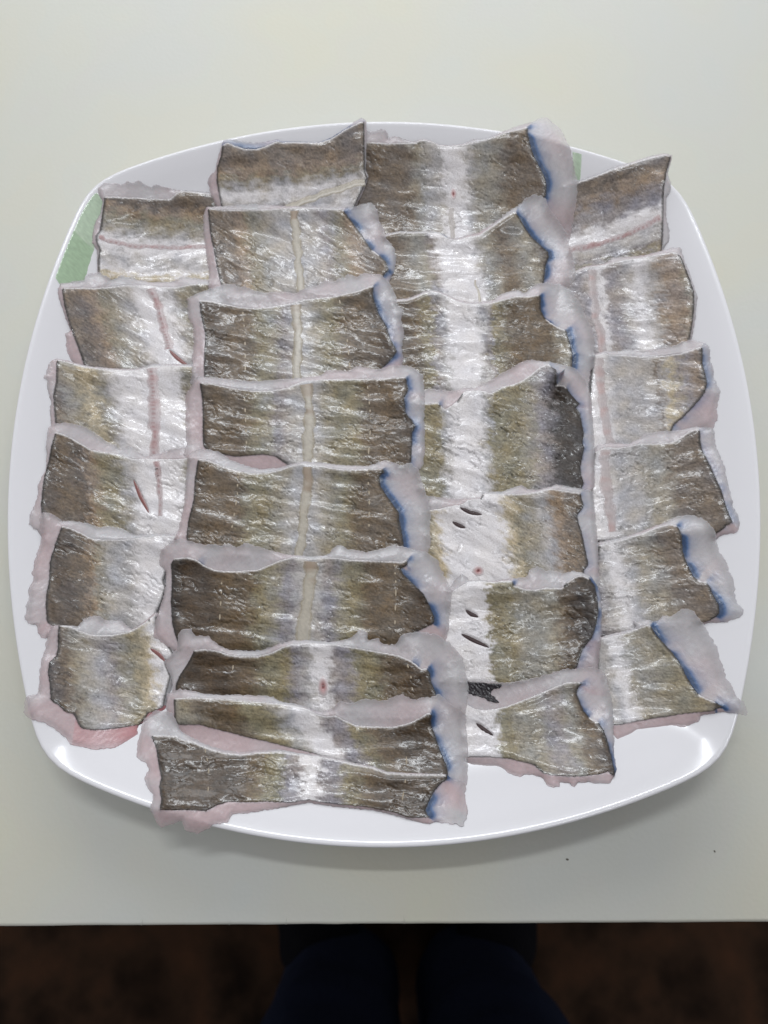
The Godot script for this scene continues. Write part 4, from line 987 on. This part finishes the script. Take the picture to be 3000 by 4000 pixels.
func build_person() -> void:
	var o := thing("person", "person in dark navy trousers and dark shoes standing at the board's near edge", "person", Vector3(0.032, -0.87, 0.50))
	var trousers := []
	for sx in [-1.0, 1.0]:
		var x: float = sx * 0.092
		trousers.append([Vector3(x, 0.03, 0.0), Vector3(x, 0.28, -0.015), 0.080, 0.078])
		trousers.append([Vector3(x, 0.28, -0.015), Vector3(x, 0.50, -0.03), 0.078, 0.080])
		trousers.append([Vector3(x, 0.50, -0.03), Vector3(x * 1.05, 0.86, -0.03), 0.080, 0.098])
	trousers.append([Vector3(-0.07, 0.90, -0.03), Vector3(0.07, 0.90, -0.03), 0.115, 0.115])
	part("trousers", body_mesh(trousers, Vector3(-0.26, -0.06, -0.20), Vector3(0.26, 1.06, 0.18), 0.014, 0.03, Color(0.013, 0.017, 0.036)), mats.cloth, o)
	var top := []
	top.append([Vector3(-0.06, 0.98, -0.10), Vector3(-0.05, 1.20, -0.16), 0.125, 0.13])
	top.append([Vector3(0.06, 0.98, -0.10), Vector3(0.05, 1.20, -0.16), 0.125, 0.13])
	top.append([Vector3(-0.10, 1.36, -0.17), Vector3(0.10, 1.36, -0.17), 0.11, 0.11])
	top.append([Vector3(0, 1.40, -0.17), Vector3(0, 1.52, -0.22), 0.06, 0.055])
	top.append([Vector3(0, 1.60, -0.26), Vector3(0, 1.66, -0.24), 0.085, 0.095])
	for sx in [-1.0, 1.0]:
		top.append([Vector3(sx * 0.18, 1.38, -0.16), Vector3(sx * 0.25, 1.12, -0.18), 0.06, 0.048])
		top.append([Vector3(sx * 0.25, 1.12, -0.18), Vector3(sx * 0.17, 1.21, -0.36), 0.048, 0.036])
	part("jacket", body_mesh(top, Vector3(-0.40, 0.80, -0.46), Vector3(0.40, 1.82, 0.14), 0.02, 0.05, Color(0.03, 0.03, 0.035)), mats.cloth, o)
	for sx in [-1.0, 1.0]:
		var shoe := []
		var t: float = sx * 0.28
		var fore := Vector3(sin(t), 0, -cos(t))
		var heel := Vector3(sx * 0.092, 0.05, 0.03)
		shoe.append([heel, heel + fore * 0.10, 0.046, 0.050])
		shoe.append([heel + fore * 0.10, heel + fore * 0.19 + Vector3(0, -0.012, 0), 0.050, 0.046])
		shoe.append([heel + fore * 0.19 + Vector3(0, -0.012, 0), heel + fore * 0.235 + Vector3(0, -0.018, 0), 0.046, 0.034])
		part("shoe", body_mesh(shoe, Vector3(-0.30, -0.03, -0.30), Vector3(0.30, 0.16, 0.14), 0.010, 0.02, Color(0.004, 0.004, 0.006)), mats.leather, o)

# ------------------------------------------------------------------ the materials
func make_materials() -> void:
	var m := StandardMaterial3D.new()
	m.vertex_color_use_as_albedo = true
	m.vertex_color_is_srgb = true
	m.albedo_texture = noise_tex(1024, noise_of(3, 0.10, 3), false, 1.0, ramp_of([[0.0, Color(0.74, 0.72, 0.70)], [0.38, Color(0.89, 0.88, 0.87)], [0.5, Color(1, 1, 1)], [1.0, Color(1, 1, 1)]]))
	m.roughness = 1.0
	m.roughness_texture = noise_tex(512, noise_of(13, 0.012, 4), false, 1.0, ramp_of([[0.0, Color(0.20, 0.20, 0.20)], [0.45, Color(0.29, 0.29, 0.29)], [1.0, Color(0.48, 0.48, 0.48)]]))
	m.clearcoat_enabled = true
	m.clearcoat = 0.35
	m.clearcoat_roughness = 0.12
	m.normal_enabled = true
	m.normal_texture = noise_tex(1024, noise_of(11, 0.024, 2), true, 5.0)
	m.normal_scale = 0.45
	mats.skin = m
	m = StandardMaterial3D.new()
	m.vertex_color_use_as_albedo = true
	m.vertex_color_is_srgb = true
	m.transparency = BaseMaterial3D.TRANSPARENCY_ALPHA
	m.roughness = 0.3
	m.normal_enabled = true
	m.normal_texture = noise_tex(1024, noise_of(21, 0.05, 4), true, 6.0)
	m.normal_scale = 0.15
	m.clearcoat_enabled = true
	m.clearcoat = 0.15
	m.clearcoat_roughness = 0.15
	m.subsurf_scatter_enabled = true
	m.subsurf_scatter_strength = 0.06
	mats.flesh = m
	m = StandardMaterial3D.new()
	m.vertex_color_use_as_albedo = true
	m.vertex_color_is_srgb = true
	m.roughness = 0.25
	mats.wet_dark = m
	mats.wet = m.duplicate()
	mats.wet.roughness = 0.27
	mats.wet.transparency = BaseMaterial3D.TRANSPARENCY_ALPHA
	m = StandardMaterial3D.new()
	m.albedo_color = lin(0.83, 0.815, 0.835)
	m.roughness = 0.16
	m.clearcoat_enabled = true
	m.clearcoat = 0.2
	m.clearcoat_roughness = 0.08
	mats.china = m
	m = StandardMaterial3D.new()
	m.vertex_color_use_as_albedo = true
	m.vertex_color_is_srgb = true
	m.roughness = 0.16
	m.clearcoat_enabled = true
	m.clearcoat = 0.2
	m.clearcoat_roughness = 0.08
	mats.glaze = m
	m = StandardMaterial3D.new()
	m.albedo_color = lin(0.675, 0.668, 0.605)
	m.albedo_texture = noise_tex(1024, noise_of(31, 0.0035, 3), false, 1.0, ramp_of([[0.0, Color(0.97, 0.98, 1.0)], [0.5, Color(0.985, 0.985, 0.975)], [1.0, Color(1.0, 0.99, 0.945)]]))
	m.roughness = 0.42
	m.normal_enabled = true
	m.normal_texture = noise_tex(1024, noise_of(33, 0.2, 2), true, 3.0)
	m.normal_scale = 0.03
	m.uv1_triplanar = true
	m.uv1_world_triplanar = true
	m.uv1_scale = Vector3(2.2, 2.2, 2.2)
	mats.board = m
	m = StandardMaterial3D.new()
	m.albedo_color = lin(0.075, 0.047, 0.033)
	m.albedo_texture = noise_tex(512, noise_of(41, 0.012, 5), false, 1.0, ramp_of([[0.0, Color(0.30, 0.30, 0.30)], [0.5, Color(0.70, 0.66, 0.62)], [1.0, Color(1.0, 0.85, 0.75)]]))
	m.roughness = 0.9
	m.metallic_specular = 0.2
	m.uv1_triplanar = true
	m.uv1_world_triplanar = true
	m.uv1_scale = Vector3(1.3, 1.3, 1.3)
	mats.floor = m
	m = StandardMaterial3D.new()
	m.vertex_color_use_as_albedo = true
	m.vertex_color_is_srgb = true
	m.roughness = 0.95
	m.metallic_specular = 0.2
	mats.cloth = m
	m = StandardMaterial3D.new()
	m.vertex_color_use_as_albedo = true
	m.vertex_color_is_srgb = true
	m.roughness = 0.85
	m.metallic_specular = 0.2
	mats.leather = m
	m = StandardMaterial3D.new()
	m.albedo_color = Color(0.42, 0.40, 0.36)
	m.roughness = 0.7
	mats.speck = m
	m = StandardMaterial3D.new()
	m.albedo_color = lin(0.35, 0.36, 0.37)
	m.roughness = 0.4
	m.metallic = 0.6
	mats.steel = m

# ------------------------------------------------------------------ the board
func build_board() -> void:
	var o := thing("cutting_board", "big off-white plastic cutting board filling the picture under the plate", "cutting board", Vector3(0, 0, 0))
	# a slab with rounded edges, its near edge slightly askew
	var near_l := 0.1695
	var near_r := 0.1651
	var outline := [Vector2(-0.46, -0.62), Vector2(0.46, -0.62), Vector2(0.46, near_r), Vector2(-0.46, near_l)]
	# [inset, height, how far the face turns from up to outward, in degrees]
	var rows := [[0.20, 0.0, 0.0], [0.0016, 0.0, 0.0], [0.0008, -0.0002, 30.0], [0.0002, -0.0008, 60.0], [0.0, -0.0016, 90.0], [0.0, -0.0180, 90.0], [0.0, -0.0180, 180.0], [0.20, -0.0180, 180.0]]
	var v := PackedVector3Array()
	var n := PackedVector3Array()
	var idx := PackedInt32Array()
	for r in rows:
		for side in 4:
			var a: Vector2 = outline[side]
			var e: Vector2 = outline[(side + 1) % 4]
			var out := Vector2((e - a).y, -(e - a).x).normalized()
			var before := (a - (outline[(side + 3) % 4] as Vector2)).normalized()
			for q in 101:
				var t := q / 100.0
				var inset: float = r[0]
				var p := a.lerp(e, t)
				if inset >= 0.2:
					p = p.lerp(Vector2(0, -0.23), 0.5)
				else:
					# corners mitred
					p -= out * inset
					p += (e - a).normalized() * inset * (1.0 - 2.0 * t)
				var wear := nz_tear.get_noise_2d(p.x * 260.0, p.y * 260.0) * 0.00025 if inset < 0.1 and r[2] < 100.0 else 0.0
				v.append(Vector3(p.x - out.x * wear, r[1], p.y - out.y * wear))
				var up := deg_to_rad(r[2])
				n.append(Vector3(out.x * sin(up), cos(up), out.y * sin(up)))
	var count := 4 * 101
	for r in rows.size() - 1:
		for q in count:
			if q % 101 == 100:
				continue
			var k := r * count + q
			idx.append_array(PackedInt32Array([k, k + count + 1, k + 1, k, k + count, k + count + 1]))
	for lid in 2:
		var at := v.size()
		v.append(Vector3(0, [0.0, -0.018][lid], -0.23))
		n.append([Vector3.UP, Vector3.DOWN][lid])
		for q in count:
			if q % 101 == 100:
				continue
			var k: int = [0, (rows.size() - 1) * count][lid] + q
			idx.append_array(PackedInt32Array([at, k, k + 1] if lid == 0 else [at, k + 1, k]))
	part("slab", mesh_from(v, n, PackedColorArray(), PackedVector2Array(), idx), mats.board, o)
	# knife nicks and burrs along the near edge
	var rng := RandomNumberGenerator.new()
	rng.seed = 5
	for at in [-0.094, -0.060, -0.038, 0.008]:
		var b := SurfaceTool.new()
		b.begin(Mesh.PRIMITIVE_TRIANGLES)
		var z: float = lerpf(near_l, near_r, (at + 0.46) / 0.92)
		var long := rng.randf_range(0.002, 0.0045)
		var w := 0.00018
		var lean := rng.randf_range(-0.15, 0.15) * long
		var q := [Vector3(at - w, 0.00005, z - 0.0004), Vector3(at + w, 0.00005, z - 0.0004), Vector3(at + w * 0.3 + lean, 0.00005, z - long), Vector3(at, 0.0002, z - 0.0004), Vector3(at + lean, 0.0001, z - long)]
		for k in [0, 2, 3, 3, 2, 1, 0, 3, 1]:
			b.add_vertex(q[k])
		b.generate_normals()
		part("knife_burr", b.commit(), mats.board, o)

func crumb(called: String, label: String, at: Vector2, size: float, mat: Material) -> void:
	var m := SphereMesh.new()
	m.radius = size
	m.height = size * 0.9
	m.radial_segments = 8
	m.rings = 4
	var o := part(called, m, mat, self)
	o.name = numbered(called)
	o.position = Vector3(at.x, size * 0.3, at.y)
	o.scale = Vector3(1.3, 0.6, 0.8)
	o.rotation.y = at.x * 40.0
	tag(o, label, "crumb")

func lamp(called: String, label: String, category: String, at: Vector3, size: Vector2, energy: float, turn: Vector3) -> void:
	var o := thing(called, label, category, at)
	o.rotation_degrees = turn
	var b := BoxMesh.new()
	b.size = Vector3(size.x + 0.06, size.y + 0.06, 0.04)
	var body := part("frame", b, mats.steel, o)
	body.position.z = 0.03
	var g := BoxMesh.new()
	g.size = Vector3(size.x, size.y, 0.008)
	var m := StandardMaterial3D.new()
	m.albedo_color = Color(0.9, 0.9, 0.9)
	m.emission_enabled = true
	m.emission = LIGHT
	m.emission_energy_multiplier = 0.6
	var face := part("pane" if called == "window" else "lamp_diffuser", g, m, o)
	face.position.z = 0.005
	var l := AreaLight3D.new()
	l.name = "lamp_light"
	l.area_size = size
	l.light_color = LIGHT
	l.light_energy = energy
	l.area_range = 8.0
	l.area_attenuation = 2.0
	l.shadow_enabled = true
	l.position.z = -0.006
	o.add_child(l)

const LIGHT := Color(0.96, 0.98, 1.0)

func _ready() -> void:
	# the camera: a phone held over the board
	var cam := Camera3D.new()
	cam.name = "camera"
	cam.keep_aspect = Camera3D.KEEP_HEIGHT
	cam.near = 0.02
	cam.far = 20.0
	var eye := CameraAttributesPhysical.new()
	eye.frustum_focal_length = 18.02
	eye.exposure_aperture = 7.0
	eye.frustum_focus_distance = 0.30
	eye.frustum_near = 0.02
	eye.frustum_far = 20.0
	cam.attributes = eye
	cam.fov = 67.33
	add_child(cam)
	cam.position = Vector3(0.0, 0.324, 0.0692)
	cam.rotation_degrees = Vector3(-78.6, 0, 0)
	# the room's even light, and the lamps
	var env := Environment.new()
	env.background_mode = Environment.BG_COLOR
	env.background_color = Color(0.65, 0.648, 0.655)
	env.background_energy_multiplier = 1.0
	env.tonemap_mode = Environment.TONE_MAPPER_LINEAR
	env.tonemap_exposure = 1.13
	env.sdfgi_enabled = true
	env.ssao_enabled = true
	env.ssil_enabled = true
	var we := WorldEnvironment.new()
	we.name = "environment"
	we.environment = env
	add_child(we)
	make_materials()
	lamp("ceiling_lamp", "long white lamp tube on the ceiling beyond the board's far half", "lamp", Vector3(-0.10, 1.6, -0.80), Vector2(0.75, 0.09), 0.78, Vector3(-90, 0, 0))
	lamp("ceiling_lamp", "short white lamp on the ceiling to the right of the board", "lamp", Vector3(0.60, 1.6, 0.22), Vector2(0.6, 0.09), 0.36, Vector3(-90, 0, 0))
	lamp("window", "bright window beyond the far side of the board", "window", Vector3(-0.05, 0.75, -1.45), Vector2(1.5, 0.9), 0.9, Vector3(0, 180, 0))
	nz_jag = noise_of(1, 0.5, 2)
	nz_tear = noise_of(2, 0.42, 3)
	nz_soft = noise_of(4, 0.16, 2)
	nz_fine = noise_of(5, 0.55, 2)
	nz_wave = noise_of(6, 0.50, 2)
	nz_crease = noise_of(7, 0.28, 1)
	nz_patch = noise_of(8, 0.07, 2)
	var ground := PlaneMesh.new()
	ground.size = Vector2(6, 6)
	structure("floor", ground, mats.floor, Vector3(0, -0.87, 0))
	var block := BoxMesh.new()
	block.size = Vector3(0.86, 0.848, 0.70)
	structure("counter", block, mats.steel, Vector3(0, -0.446, -0.24))
	build_board()
	build_plate()
	start_field()
	for q in PIECES.size():
		slice(PIECES[q], q)
	build_person()
	crumb("brown_crumb", "tiny brown speck on the board below the plate's right part", Vector2(0.0722, 0.1435), 0.0005, mats.speck)
	crumb("brown_crumb", "tiny dark speck on the board below the plate's bottom right corner", Vector2(0.1305, 0.1405), 0.0004, mats.speck)
